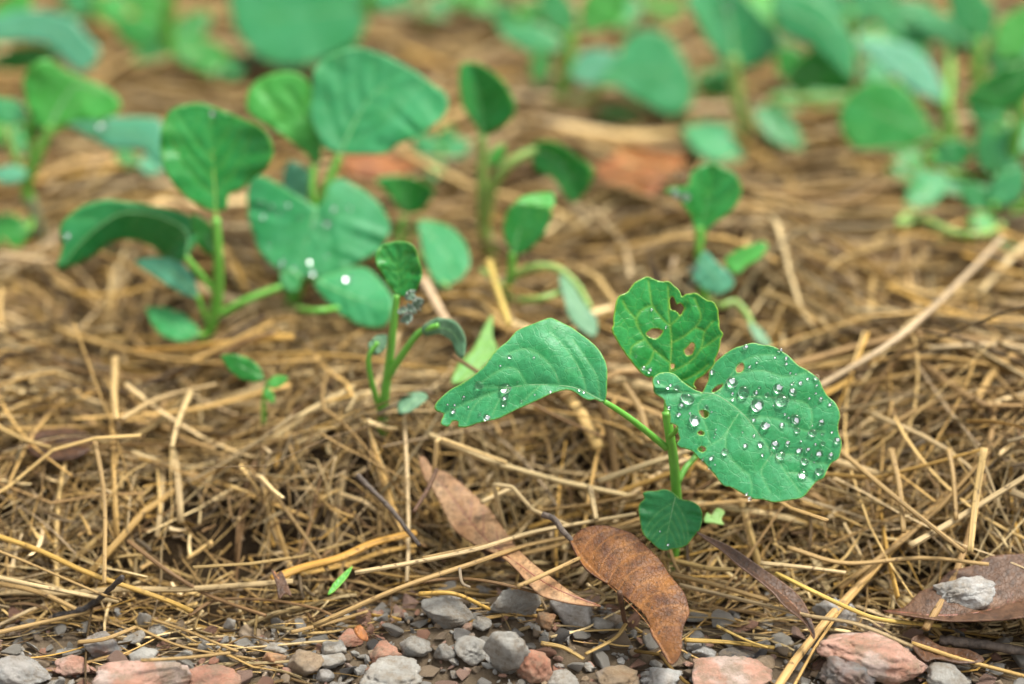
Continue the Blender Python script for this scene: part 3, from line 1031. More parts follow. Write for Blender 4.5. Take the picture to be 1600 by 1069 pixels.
        return B + self.n[None] * h[:, None]

    def normal(self, p):
        e = 1.5
        Q = self.map(np.array([p, (p[0] + e, p[1]), (p[0], p[1] + e)]))
        n = np.cross(Q[1] - Q[0], Q[2] - Q[0])
        n /= np.linalg.norm(n)
        if n @ self.n < 0:
            n = -n
        return Q[0], n

    def rib(self, line, rpx, name, mat):
        line = np.asarray(line)
        Q = self.map(line)
        k = len(Q)
        R = rpx * self.s * np.linspace(1.0, 0.25, k)
        Q = Q + self.n[None] * (-R * self.proud)[:, None]
        V, F, _, _ = tube_arrays(Q, R, 6)
        link(name, mesh_from(name, V - self.org, F, M[mat]), self.o)

    def drops(self, lst, kinds=4):
        for (x, y, r) in lst:
            p, n = self.normal((x, y))
            R = r * self.s
            a = rng.uniform(0.58, 0.78)
            q = Vector(n).to_track_quat('Z', 'Y').to_matrix().to_4x4()
            o = link('water_drop', DROPS[rng.integers(kinds)], self.o)
            sx, sy = R * rng.uniform(0.92, 1.1), R * rng.uniform(0.88, 1.05)
            o.matrix_parent_inverse = Matrix.Identity(4)
            o.matrix_local = Matrix.Translation(Vector(p - self.org + n * (R * a * 0.70 + 0.00003))) @ q @ Matrix.Rotation(rng.uniform(0, 6.28), 4, 'Z') @ Matrix.Diagonal((sx, sy, R * a, 1))


def drop_mesh(i):
    import bmesh
    bm = bmesh.new()
    bmesh.ops.create_icosphere(bm, subdivisions=3, radius=1.0)
    for v in bm.verts:
        x, y, z = v.co
        k = 1 + 0.06 * math.sin(2 * math.atan2(y, x) + i) + 0.04 * math.sin(3 * math.atan2(y, x) + 2 * i)
        if z < -0.6:
            z = -0.6 - (-0.6 - z) * 0.25
        v.co = (x * k, y * k, z)
    me = bpy.data.meshes.new('water_drop')
    bm.to_mesh(me)
    bm.free()
    me.polygons.foreach_set('use_smooth', [True] * len(me.polygons))
    me.materials.append(M['water'])
    me.materials.append(M['glint'])
    ex, ey = ((0.34, 0.42), (0.28, 0.3), (0.42, 0.34), (0.0, 0.0))[i]
    for f in me.polygons:
        c = f.center
        if ex and c.z < -0.5 and ((c.x - 0.22) / ex) ** 2 + (c.y / ey) ** 2 < 1:
            f.material_index = 1  # bottom faces carrying the added mirror glint
    return me


DROPS = [drop_mesh(i) for i in range(4)]


def Zm(x0, y0, f):
    def g(*pts):
        return [(x0 + a / f, y0 + b / f) for a, b in pts]
    return g


def ov(base, tip, w, sh=0.45, bend=0.0, n=11):
    """Ovate leaf outline between base and tip (photo pixels)."""
    b, t = np.array(base, float), np.array(tip, float)
    ax = t - b
    L = np.linalg.norm(ax)
    ax /= L
    nr = np.array([-ax[1], ax[0]])
    k = math.log(0.5) / math.log(sh)
    up, dn = [], []
    for i in range(1, n):
        u = i / n
        hwid = w / 2 * math.sin(math.pi * u ** k) ** 0.75
        c = b + ax * u * L + nr * bend * L * 4 * u * (1 - u)
        up.append(c + nr * hwid * rng.uniform(0.95, 1.05))
        dn.append(c - nr * hwid * rng.uniform(0.95, 1.05))
    return [tuple(b)] + [tuple(p) for p in up] + [tuple(t)] + [tuple(p) for p in dn[::-1]], [tuple(b), tuple((b + t) / 2 + nr * bend * L), tuple(b + (t - b) * 0.94)]


class Plant:
    def __init__(self, name, label, base, cat='seedling', group=None, lift=0.0):
        g = ground(base[0], base[1], lift)
        self.base = g
        self.root = bpy.data.objects.new(name, None)
        COL.objects.link(self.root)
        self.root.empty_display_size = 0.01
        self.root.location = g
        tag(self.root, label, cat, group)
        self.Y = g[1]

    def stem(self, pts, r, name='stem', mat='stem', n=None):
        """pts: (px, py, dY); r: pixel radius or (start, end)."""
        pts3 = []
        for k, (x, y, d) in enumerate(pts):
            yy = self.Y + d
            if name != 'stem' and k > 0:
                yy = min(yy, ground(x, y, 0.013)[1])
            pts3.append(at_y(x, y, yy))
        P = crom(pts3, n or 7 * len(pts))
        s = np.dot(P.mean(0) - CAM, FWD) / FPX
        r0, r1 = r if isinstance(r, tuple) else (r, r)
        R = np.linspace(r0, r1, len(P)) * s
        V, F, _, _ = tube_arrays(P, R, 12)
        return link(name, mesh_from(name, V - np.array(self.root.location), F, M[mat]), self.root)

    def root_end(self, pts, r, mat='stem'):
        """stem that starts a little below the mulch so that it grows out of it"""
        x, y, d = pts[0]
        return self.stem([(x, y + 34, d)] + pts, r, 'stem', mat)

    def leaf(self, out, mid, dY, tx, ty, mat, **kw):
        return Leaf(self.root, out, mid, self.Y + dY, tx, ty, mat, **kw)

    def ov(self, base, tip, w, dY, tx, ty, mat, sh=0.45, bend=0.0, **kw):
        o, m = ov(base, tip, w, sh, bend)
        kw.setdefault('vr', 1.4)
        kw.setdefault('wave', 3.0 if w > 30 else 1.5)
        return Leaf(self.root, o, m, self.Y + dY, tx, ty, mat, **kw)


# --- the sharp seedling in front
p = Plant('seedling', 'sharp dewy seedling with insect holes in its leaves, behind the brown curled leaf', (1050, 882))
p.root_end([(1052, 870, 0), (1058, 815, 0), (1057, 773, 0), (1052, 715, 0), (1046, 676, 0), (1041, 644, 0.001)], (9.0, 7.0))
p.stem([(1042, 655, 0.001), (1043, 625, 0.004), (1047, 595, 0.006)], (6.0, 3.8), 'petiole')
p.stem([(1047, 682, -0.002), (1054, 676, -0.005), (1060, 668, -0.007)], (4.2, 3.2), 'bud')
p.stem([(1042, 700, 0), (1020, 682, -0.001), (990, 658, -0.003), (966, 641, -0.004), (945, 628, -0.005)], (6.0, 4.2), 'petiole')
p.stem([(1060, 752, 0), (1072, 730, 0.004), (1090, 708, 0.009), (1104, 665, 0.008), (1100, 619, -0.007)], (5.0, 4.0), 'petiole')
p.stem([(1057, 790, 0), (1056, 778, -0.004), (1054, 782, -0.008)], (4.2, 3.2), 'petiole')
z = Zm(1000, 530, 4.1125)
o1 = z((405, 335), (435, 270), (440, 220), (455, 195), (480, 155), (530, 110), (600, 70), (650, 55), (715, 33), (780, 45), (830, 52), (880, 70),
       (925, 100), (960, 135), (1010, 180), (1060, 210), (1105, 240), (1135, 275), (1155, 320), (1190, 370), (1235, 415), (1258, 460), (1270, 510),
       (1262, 560), (1268, 610), (1285, 665), (1282, 730), (1270, 775), (1225, 800), (1200, 850), (1180, 890), (1140, 910), (1110, 945), (1075, 985),
       (1035, 1020), (960, 1036), (870, 1048), (800, 1030), (730, 1025), (690, 1005), (640, 980), (580, 950), (545, 940), (500, 895), (470, 850),
       (430, 805), (385, 765), (350, 720), (300, 700), (255, 690), (238, 665), (255, 640), (245, 600), (240, 560), (215, 545), (195, 545), (190, 505),
       (185, 470), (165, 430), (155, 395), (125, 370), (95, 345), (80, 300), (75, 270), (85, 250), (125, 225), (180, 218), (225, 232), (260, 265),
       (300, 295), (350, 325), (390, 338))
m1 = z((400, 345), (470, 352), (540, 385), (620, 445), (690, 510), (750, 590), (820, 690), (880, 770), (940, 860), (1030, 985))
v1 = [z((500, 362), (560, 270), (680, 212), (800, 208), (920, 250), (1060, 225)), z((545, 388), (700, 368), (880, 382), (1060, 420), (1100, 500), (1090, 570)),
      z((690, 510), (800, 500), (920, 530), (1040, 590), (1180, 600)), z((640, 470), (580, 560), (550, 650), (570, 750), (650, 830), (710, 885), (720, 990)),
      z((470, 352), (400, 385), (375, 440), (430, 560), (450, 660)), z((850, 735), (785, 830), (790, 890), (840, 980)), z((860, 745), (1000, 740), (1110, 790), (1200, 800)),
      z((430, 348), (330, 350), (220, 330), (120, 290)), z((560, 270), (640, 160), (760, 110), (880, 110)), z((580, 560), (520, 640), (420, 690)), z((940, 860), (1020, 860), (1100, 900))]
h1 = [z((615, 200), (625, 170), (655, 158), (665, 185), (655, 210), (625, 218)), z((462, 335), (490, 305), (530, 292), (520, 312), (480, 340)),
      z((382, 462), (410, 455), (438, 470), (440, 490), (420, 503), (395, 490)), z((372, 598), (390, 587), (412, 595), (410, 610), (385, 613)),
      z((378, 700), (400, 683), (425, 695), (420, 715), (395, 718))]


def d_right(P, d, t, sg):
    # rolls gently down along the lower left edge and rises near the far margin
    return -0.0016 * d * d * (sg > 0) * 0.7 + 0.0008 * d * d * (sg < 0) + 3.0 * np.sin(P[:, 0] / 38.0) * np.sin(P[:, 1] / 33.0 + 1) * np.clip(d / 30, 0, 1)


L = p.leaf(o1, m1, -0.008, 0.10, 0.95, 'glaucous', step=2.2, veins=v1, holes=h1, quilt=0.0005, disp=d_right, wave=1.6, vr=0.7, crenate=0.5,
           label='dewy blue-green leaf covered in water drops')
dr = [(115, 280, 12), (195, 298, 11), (173, 320, 13), (235, 315, 18), (303, 388, 42), (262, 428, 19), (187, 443, 14), (247, 484, 16), (322, 477, 9), (348, 522, 38),
      (427, 438, 16), (460, 466, 7), (488, 580, 8), (487, 605, 9), (478, 628, 5), (546, 725, 25), (464, 760, 18), (406, 768, 11), (453, 823, 13), (484, 803, 6),
      (590, 280, 37), (664, 342, 40), (750, 430, 44), (742, 347, 19), (766, 315, 11), (593, 350, 11), (595, 393, 10), (813, 360, 17), (882, 322, 36), (908, 406, 43),
      (975, 349, 26), (972, 296, 13), (1024, 294, 16), (929, 488, 10), (949, 512, 9), (995, 520, 30), (910, 558, 18), (802, 558, 31), (732, 522, 14), (659, 598, 8),
      (730, 625, 10), (677, 686, 17), (772, 678, 21), (785, 745, 12), (867, 679, 31), (902, 750, 31), (946, 673, 19), (1006, 593, 21), (1030, 661, 9), (1025, 715, 23),
      (1075, 713, 17), (1102, 610, 28), (1156, 545, 22), (1167, 615, 11), (1170, 675, 17), (1124, 681, 11), (1150, 735, 27), (1102, 752, 11), (1058, 786, 25),
      (1045, 872, 32), (1153, 853, 29), (1258, 660, 23), (1227, 606, 10), (1222, 752, 22), (1152, 397, 16), (1210, 432, 15), (1120, 314, 10), (1118, 361, 9),
      (1122, 262, 20), (931, 168, 11), (934, 135, 13), (895, 80, 17), (670, 60, 18), (749, 153, 10), (702, 185, 13), (462, 215, 18), (1070, 268, 11), (960, 229, 9),
      (996, 233, 6), (1076, 393, 10), (863, 128, 9), (688, 996, 12), (707, 1024, 15), (966, 776, 6), (855, 432, 6), (990, 400, 5), (1117, 441, 5), (1102, 562, 6), (1120, 790, 6)]
L.drops([(*z((a, b))[0], r / 4.1125) for a, b, r in dr])

z = Zm(940, 420, 5.343)
o2 = z((420, 905), (395, 910), (340, 880), (290, 830), (250, 775), (210, 730), (165, 665), (125, 595), (90, 522), (103, 480), (100, 430), (110, 370), (125, 300), (150, 240),
       (210, 205), (250, 160), (280, 120), (330, 90), (390, 72), (450, 92), (510, 110), (560, 110), (600, 140), (640, 170), (660, 205), (672, 232), (700, 215), (740, 210),
       (785, 207), (830, 235), (880, 265), (925, 275), (950, 305), (968, 350), (970, 400), (980, 450), (985, 510), (1008, 548), (995, 590), (985, 650), (965, 710), (945, 760),
       (940, 800), (900, 840), (860, 880), (830, 905), (790, 930), (770, 970), (790, 1005), (740, 990), (700, 960), (640, 975), (570, 985), (480, 955))
m2 = z((572, 960), (570, 860), (578, 740), (585, 620), (575, 500), (560, 380), (560, 280), (555, 150))
v2 = [z((572, 480), (500, 410), (425, 310), (408, 220), (390, 100)), z((565, 780), (440, 680), (365, 590), (305, 490), (290, 430), (335, 345), (415, 310)),
      z((580, 620), (680, 570), (780, 490), (830, 410), (810, 330), (775, 250)), z((578, 862), (720, 790), (830, 670), (850, 560), (870, 510), (930, 440)),
      z((578, 465), (650, 400), (700, 330)), z((672, 935), (790, 880), (890, 800)), z((290, 430), (220, 350), (180, 280)), z((365, 590), (260, 650), (240, 720)),
      z((440, 680), (400, 780), (330, 830)), z((830, 670), (920, 610), (990, 560)), z((780, 490), (860, 520))]
h2 = [z((568, 260), (585, 235), (605, 250), (625, 300), (655, 290), (685, 320), (680, 350), (655, 388), (640, 370), (610, 350), (575, 335)),
      z((372, 545), (400, 520), (425, 503), (470, 505), (510, 520), (495, 550), (470, 575), (440, 585), (395, 570)),
      z((692, 680), (720, 650), (750, 620), (775, 635), (770, 680), (755, 715), (715, 725), (695, 705)), z((577, 795), (605, 800), (605, 830), (582, 835))]


def d_top(P, d, t, sg):
    return 0.004 * d * d * np.where(sg > 0, 0.4, 0.9) + 0.9 * np.sin(P[:, 0] / 8.0) * np.sin(P[:, 1] / 9.0) * np.clip(d / 12, 0, 1)


L = p.leaf(o2, m2, 0.006, -0.08, 0.62, 'green', step=2.2, veins=v2, holes=h2, quilt=0.0006, disp=d_top, vr=0.75, vmat='vein_yellow', crenate=0.4,
           label='upright puckered leaf eaten through by insects')
L.drops([(*z((a, b))[0], r / 5.343) for a, b, r in ((290, 732, 10), (545, 478, 9), (535, 495, 8), (418, 345, 11), (400, 850, 26), (350, 830, 18))])

z = Zm(670, 480, 4.0)
o3 = z((1108, 572), (1112, 470), (1110, 380), (1085, 310), (1050, 255), (1000, 205), (950, 165), (900, 125), (860, 105), (800, 75), (760, 62), (720, 75), (660, 100),
       (560, 140), (520, 180), (490, 215), (430, 265), (390, 310), (350, 370), (310, 405), (260, 445), (200, 480), (140, 510), (80, 560), (45, 600), (38, 630), (60, 650),
       (95, 660), (80, 700), (78, 725), (110, 740), (130, 735), (150, 708), (185, 710), (185, 740), (230, 745), (300, 725), (370, 710), (440, 695), (510, 660), (570, 630),
       (640, 600), (700, 575), (760, 545), (820, 525), (870, 517), (920, 535), (960, 565), (1005, 582), (1040, 575), (1085, 592))
m3 = z((1100, 588), (1040, 560), (960, 520), (880, 497), (760, 487), (620, 487), (500, 505), (350, 550), (200, 610), (100, 660))
v3 = [z((985, 530), (960, 430), (900, 320), (830, 230), (760, 160)), z((820, 490), (780, 400), (700, 310), (600, 262), (500, 290)), z((610, 487), (560, 400), (500, 380), (420, 410), (330, 470)),
      z((1070, 572), (1050, 440), (980, 320), (900, 200)), z((500, 505), (400, 500), (300, 500)), z((700, 487), (640, 540), (580, 600)), z((500, 505), (440, 580), (400, 670)), z((350, 550), (280, 620), (240, 710))]


def d_left(P, d, t, sg):
    up = (sg < 0)
    return -0.0035 * (d * up) ** 2 * (1 - 0.3 * t) + np.where(up, 0.25, 0.0) * d - 26 * (t - 0.35) ** 2 + 2.2 * np.sin(P[:, 0] / 15.0 + 1) * np.clip(d / 25, 0, 1)


L = p.leaf(o3, m3, -0.005, 0.10, 0.85, 'glaucous', step=2.4, veins=v3, quilt=0.0005, disp=lambda P, d, t, sg: -d_left(P, d, t, -sg) * 0 + d_left(P, d, t, -sg), wave=1.2, vr=0.95,
           label='drooping leaf with a ragged tip')
L.drops([(*z((a, b))[0], r / 4.0) for a, b, r in ((478, 568, 20), (470, 605, 17), (360, 692, 24), (155, 645, 19), (315, 487, 25), (480, 512, 34), (655, 322, 9), (555, 468, 8),
         (970, 530, 10), (940, 515, 12), (760, 533, 10), (662, 548, 7), (580, 588, 10), (162, 605, 9), (505, 315, 13), (320, 670, 8), (445, 370, 8), (220, 560, 12), (120, 605, 9), (250, 620, 7))])
z = Zm(640, 700, 3.054)
o4 = z((1115, 215), (1165, 205), (1215, 198), (1260, 215), (1290, 240), (1350, 258), (1385, 285), (1400, 335), (1385, 390), (1350, 425), (1325, 465), (1270, 480), (1220, 490),
       (1180, 475), (1140, 440), (1110, 395), (1095, 335), (1095, 275), (1120, 245))
L = p.leaf(o4, z((1268, 235), (1248, 320), (1232, 400), (1222, 475)), -0.010, -0.05, 0.75, 'mid', step=2.4, quilt=0.00025, wave=2.2, crenate=0.7, vr=0.75, label='small seed leaf low on the stem')
L.drops([(*z((a, b))[0], r / 3.054) for a, b, r in ((1235, 462, 9), (1330, 350, 6), (1195, 400, 5))])

# --- plant at left: upright leaf and arching leaf
z = Zm(80, 150, 2.608)
p = Plant('seedling', 'seedling with one upright rounded leaf and one leaf arching to the left', (325, 545))
p.root_end([(*z((620, 1010))[0], 0), (*z((655, 930))[0], 0), (*z((680, 800))[0], 0), (*z((680, 650))[0], 0), (*z((672, 500))[0], 0.002)], (11, 6.5))
p.leaf(z((640, 465), (600, 445), (560, 420), (510, 370), (480, 320), (460, 260), (455, 190), (470, 110), (500, 60), (560, 35), (620, 32), (700, 60), (780, 95), (850, 130), (900, 180),
         (915, 240), (890, 300), (830, 340), (770, 385), (725, 405), (715, 460), (680, 470)), z((672, 520), (668, 400), (662, 300), (655, 200), (655, 90)), 0.002, 0.0, 0.55, 'green',
       quilt=0.0007, vr=2.0, wave=3, cup=0.25, step=5, vmat='vein_yellow').drops([(*z((660, 74))[0], 6)])
p.leaf(z((545, 660), (590, 600), (600, 550), (590, 510), (500, 470), (400, 450), (300, 435), (220, 430), (130, 460), (60, 515), (38, 560), (50, 620), (25, 700), (70, 690), (150, 640),
         (240, 570), (320, 555), (400, 580), (450, 620), (510, 655)), z((550, 655), (555, 560), (480, 505), (380, 478), (280, 480), (190, 535), (110, 610), (45, 690)), -0.002, 0.1, 0.8, 'mid',
       fold=(-1.9, 0.35), step=5, vr=1.2, quilt=0.0005).drops([(*z((68, 575))[0], 6)])
p.ov(*z((672, 650), (575, 480)), 34, 0.0, 0.0, 0.3, 'dark')
p.stem([(*z((672, 800))[0], 0), (*z((610, 730))[0], -0.002), (*z((548, 655))[0], -0.002)], (6, 4.5), 'petiole')
p.ov(*z((598, 820), (340, 675)), 40, -0.004, 0, 1.0, 'bluish', bend=0.12)
p.stem([(*z((645, 940))[0], 0), (*z((620, 880))[0], -0.003), (*z((596, 815))[0], -0.004)], (5, 4), 'petiole')
p.ov(*z((605, 975), (385, 865)), 46, -0.008, 0, 1.1, 'mid', bend=-0.05)
p.stem([(*z((640, 965))[0], 0), (*z((605, 975))[0], -0.008)], 3, 'petiole')
p.stem([(*z((690, 890))[0], 0), (*z((800, 830))[0], 0.0), (*z((935, 778))[0], 0.004)], (6, 5), 'petiole')
p.ov(*z((935, 778), (1020, 730)), 40, 0.004, 0.1, 0.9, 'mid')

# --- big plant in the middle left
z = Zm(370, 70, 2.429)
p = Plant('seedling', 'large seedling with broad overlapping leaves, white drops on its front leaf', (452, 492))
p.root_end([(*z((205, 1000))[0], 0), (*z((240, 880))[0], 0.002), (*z((285, 740))[0], 0.004), (*z((305, 620))[0], 0.006)], (13, 8))
p.stem([(*z((305, 640))[0], 0.006), (*z((340, 540))[0], 0.008), (*z((390, 420))[0], 0.012)], (7.5, 6), 'petiole')
p.stem([(*z((300, 640))[0], 0.006), (*z((285, 560))[0], 0.008), (*z((290, 460))[0], 0.012)], (6.5, 5.5), 'petiole', 'stem')
p.leaf(z((400, 415), (340, 400), (310, 350), (280, 280), (290, 200), (300, 120), (340, 70), (400, 35), (460, 20), (540, 35), (620, 70), (690, 110), (740, 150), (790, 190), (805, 230),
         (790, 280), (740, 330), (690, 365), (620, 385), (560, 420), (490, 420)), z((395, 412), (430, 330), (480, 240), (550, 160), (650, 95)), 0.012, -0.05, 0.75, 'glaucous', quilt=0.0007,
       vr=2.0, wave=3, cup=0.2, step=5)
p.leaf(z((290, 450), (260, 410), (180, 350), (100, 300), (40, 255), (45, 180), (90, 130), (170, 105), (250, 120), (300, 200), (320, 300), (322, 400), (312, 450)),
       z((294, 500), (290, 400), (260, 290), (190, 170)), 0.018, 0.1, 0.6, 'young', quilt=0.001, vr=1.6, wave=2.5, step=5)
p.leaf(z((300, 615), (260, 590), (200, 555), (150, 520), (80, 485), (45, 500), (32, 580), (40, 650), (60, 720), (90, 790), (150, 850), (210, 880), (290, 888), (370, 875), (430, 840),
         (490, 805), (540, 770), (575, 710), (580, 670), (550, 610), (500, 560), (440, 525), (390, 505), (350, 530), (330, 590)), z((305, 618), (280, 700), (255, 780), (240, 875)), 0.0,
       0.0, 0.85, 'glaucous', quilt=0.0009, vr=1.9, wave=2.5, cup=-0.15, step=5).drops([(*z((a, b))[0], r / 2.429 * 0.75) for a, b, r in (
           (92, 590, 13), (128, 610, 15), (198, 607, 14), (100, 650, 13), (345, 678, 23), (372, 626, 15), (276, 823, 15), (172, 830, 18), (219, 850, 10), (285, 866, 18), (295, 683, 10), (160, 640, 8), (240, 660, 8), (430, 620, 8), (450, 720, 9), (120, 760, 8), (340, 800, 8))], 3)
p.ov(*z((260, 590), (200, 440)), 48, 0.02, 0, 0.7, 'bluish')
p.leaf(z((290, 900), (330, 950), (400, 1010), (480, 1045), (560, 1050), (595, 1000), (585, 950), (540, 890), (490, 850), (430, 850), (370, 870)),
       z((300, 890), (400, 940), (480, 970), (580, 1000)), -0.004, -0.1, 0.8, 'glaucous', fold=(0.0, -0.6), quilt=0.0006, vr=1.5, step=5).drops([(*z((420, 893))[0], 7)])
p.stem([(*z((235, 900))[0], 0.0), (*z((270, 880))[0], -0.003), (*z((305, 893))[0], -0.004)], 5, 'petiole')
p.stem([(*z((205, 1000))[0], 0), (*z((290, 1010))[0], -0.004), (*z((385, 1000))[0], -0.004)], (6, 4), 'petiole', 'stem')

# --- small plant right of it
p = Plant('seedling', 'little seedling with a fan-shaped leaf and an oval leaf, right of the large seedling', (628, 412))
p.root_end([(628, 405, 0), (622, 375, 0), (632, 340, 0.002)], (7, 5))
p.leaf(z((530, 510), (580, 495), (660, 500), (745, 540), (740, 580), (700, 630), (650, 645), (620, 630), (580, 570)), z((640, 640), (645, 590), (640, 510)), 0.002, 0, 0.35, 'green', step=5, cup=0.4, vr=1.4)
p.leaf(z((690, 670), (760, 675), (820, 700), (870, 760), (885, 830), (860, 880), (800, 925), (760, 910), (720, 840), (700, 760)), z((692, 675), (750, 740), (810, 820), (830, 890)),
       -0.004, -0.1, 0.7, 'glaucous', step=5, vr=1.4)
p.stem([(627, 395, 0), (640, 370, -0.002), (655, 347, -0.004)], (4, 3), 'petiole')
p.stem([(628, 408, 0), (655, 398, -0.002), (700, 450, -0.008)], (4, 3), 'petiole', 'stem_pale')

# --- damaged plant in front of it
z = Zm(540, 90, 1.875)


def crinkle(plant, cx, cy, rx, ry, dY, mat, k, name='shrivelled_leaf'):
    for i in range(k):
        a = rng.uniform(0, 6.28)
        q = rng.uniform(0.1, 0.75)
        x, y = cx + rx * q * math.cos(a), cy + ry * q * math.sin(a)
        b = rng.uniform(0, 6.28)
        l = rng.uniform(0.55, 1.1) * min(rx, ry)
        plant.ov((x, y), (x + l * math.cos(b), y + l * math.sin(b)), l * rng.uniform(0.6, 0.9), dY + rng.uniform(-0.003, 0.003), rng.uniform(-0.8, 0.8), rng.uniform(-0.2, 1.2), mat,
                 wave=4, cup=rng.uniform(0.3, 0.9), step=2.5, vmat=None, name=name)


p = Plant('seedling', 'thin seedling with shrivelled grey shoot and arching curled leaf, left of the drooping leaf', (598, 652))
p.root_end([(598, 645, 0), (605, 590, 0), (614, 517, 0.001), (620, 460, 0.003)], (8.5, 5))
p.leaf(z((145, 690), (110, 640), (88, 595), (100, 555), (150, 538), (195, 550), (215, 600), (222, 640), (200, 690), (170, 700)), z((155, 695), (155, 640), (150, 560)), 0.003, 0.1, 0.45, 'green',
       step=4, cup=0.3, wave=3, quilt=0.0008, vr=1.4)
crinkle(p, 638, 480, 20, 32, -0.002, 'greyleaf', 7)
p.stem([(604, 592, 0), (628, 555, -0.002), (655, 520, -0.003), (685, 508, -0.004)], (6.5, 4), 'petiole')
p.leaf(z((225, 792), (270, 768), (320, 778), (350, 825), (345, 880), (325, 870), (310, 830), (275, 808), (235, 815)), z((235, 803), (290, 792), (325, 820), (338, 870)), -0.004, 0, 0.9, 'wilted',
       step=4, fold=(0.6, -0.9), wave=4, vr=1.2)
p.stem([(594, 640, 0), (582, 602, -0.003), (576, 560, -0.004), (590, 535, -0.003)], (5, 3.5), 'petiole')
p.ov((578, 552), (604, 524), 26, -0.003, 0, 0.8, 'wilted', step=4)
p = Plant('leaf', 'pale yellow-green fallen leaf left of the drooping dewy leaf', (735, 585), cat='leaf')
p.leaf(z((310, 955), (330, 900), (370, 860), (400, 800), (430, 755), (430, 820), (445, 860), (405, 905), (360, 945)), z((315, 950), (370, 890), (405, 840), (428, 765)), 0.0, 0.05, 1.2, 'pale', step=4, wave=3)
p = Plant('leaf', 'small pale leaf on the straw beside the thin seedling', (640, 636), cat='leaf', lift=0.004)
p.leaf([(625, 648), (622, 630), (636, 616), (660, 614), (668, 622), (650, 638)], [(628, 644), (645, 628), (662, 620)], 0.0, 0.0, 1.4, 'wilted', step=4, wave=2)

# --- bright sprout
p = Plant('sprout', 'tiny bright green sprout with two leaves on the straw', (412, 632), cat='sprout', lift=0.010)
p.root_end([(412, 628, 0), (415, 608, 0), (420, 596, 0)], (3.5, 3), 'stem')
p.ov((412, 592), (345, 556), 34, 0.0, 0, 0.7, 'dark', step=4)
p.ov((418, 602), (450, 590), 18, -0.002, 0, 0.8, 'young', step=3)
p.ov((414, 606), (428, 630), 14, -0.003, 0, 0.6, 'young', step=3)

# --- plant with thick curved stalk in the middle
p = Plant('seedling', 'leggy seedling with a thick curved pale stalk in the middle distance', (766, 408))
p.root_end([(768, 402, 0), (757, 360, 0), (753, 300, 0), (753, 210, 0.002)], (12, 7), 'stem_pale')
p.leaf(z((400, 228), (375, 190), (345, 150), (333, 90), (335, 25), (375, 15), (420, 40), (460, 80), (488, 140), (480, 180), (440, 212)), z((402, 225), (395, 130), (372, 25)), 0.002, 0.1, 0.45, 'green', step=5,
       fold=(0.15, 0.9), vr=2.0)
p.stem([(757, 345, 0), (770, 292, -0.002), (798, 255, -0.003), (838, 233, 0.0)], (10, 7), 'petiole', 'stem_pale')
p.leaf(z((540, 275), (560, 250), (620, 258), (680, 300), (722, 340), (712, 385), (670, 425), (640, 400), (600, 345), (560, 330)), z((545, 265), (600, 285), (650, 330), (675, 415)), 0.0, 0, 0.7, 'green', step=5,
       fold=(0.9, -0.3), vr=2.0)
p.ov((765, 260), (788, 225), 22, 0.003, 0, 0.4, 'young')

# --- wilting plant in front of it
p = Plant('seedling', 'wilting seedling with a folded leaf and a grey leaf hanging from an arched stalk', (790, 470))
p.root_end([(790, 462, 0), (798, 430, 0), (801, 395, 0.001)], (8, 6))
p.leaf(z((490, 572), (463, 520), (470, 460), (500, 425), (545, 420), (598, 440), (590, 490), (560, 540), (520, 572)), z((492, 570), (510, 500), (540, 425)), 0.001, 0.05, 0.4, 'green', step=4, cup=0.4, vr=1.6)
p.leaf(z((498, 428), (530, 405), (600, 397), (612, 415), (605, 442), (560, 438)), z((505, 430), (555, 420), (605, 418)), -0.003, 0, 1.6, 'young', step=4)
p.stem([(801, 432, 0), (833, 418, -0.003), (870, 420, -0.005), (902, 447, -0.006), (922, 482, -0.006)], (6.5, 5), 'petiole', 'stem_pale')
p.leaf(z((625, 645), (660, 655), (700, 715), (738, 760), (732, 812), (700, 812), (660, 782), (640, 720)), z((640, 650), (680, 720), (715, 805)), -0.004, 0, 0.4, 'wilted', step=4, fold=(-0.5, 0.5), wave=4)
p.stem([(793, 470, 0), (838, 468, -0.004), (880, 456, -0.005)], (6, 4.5), 'petiole', 'stem_pale')
p.stem([(792, 465, 0), (775, 440, 0.0), (752, 422, 0.002)], (7, 4), 'petiole', 'stem_pale')

# --- plant behind the sharp seedling
z = Zm(1030, 240, 3.34)
p = Plant('seedling', 'small half-eaten seedling with a grey shrivelled leaf, directly behind the sharp seedling', (1100, 482))
p.root_end([(1100, 474, 0), (1096, 430, 0), (1092, 395, 0), (1093, 355, 0.002)], (8.5, 6))
p.leaf(z((180, 400), (170, 340), (120, 280), (80, 230), (30, 220), (20, 195), (70, 180), (140, 170), (160, 110), (210, 70), (270, 55), (330, 75), (390, 110), (420, 170), (415, 230), (380, 290), (320, 340),
         (270, 380), (240, 420), (232, 470), (200, 470)), z((212, 465), (225, 350), (260, 220), (270, 80)), 0.002, 0.05, 0.5, 'green', step=4, fold=(0.5, 0.25), vr=2.0, quilt=0.0008)
crinkle(p, 1062, 300, 20, 14, 0.0, 'greyleaf', 4)
p.leaf(z((200, 560), (240, 510), (300, 570), (360, 620), (392, 670), (370, 710), (310, 740), (260, 722), (210, 690), (170, 640)), z((215, 550), (280, 630), (330, 715)), -0.004, 0, 0.6, 'bluish', step=4, wave=3)
crinkle(p, 1085, 425, 16, 26, -0.003, 'greyleaf', 7)
p.leaf(z((340, 565), (400, 510), (470, 480), (540, 460), (562, 490), (520, 550), (450, 590), (400, 632)), z((350, 600), (440, 545), (550, 475)), -0.001, 0, 0.7, 'young', step=4, fold=(0.1, 0.6))
p.stem([(1102, 470, 0), (1125, 478, -0.002), (1148, 472, -0.004), (1166, 490, -0.005), (1178, 515, -0.005)], (6, 4.5), 'petiole', 'stem_pale')
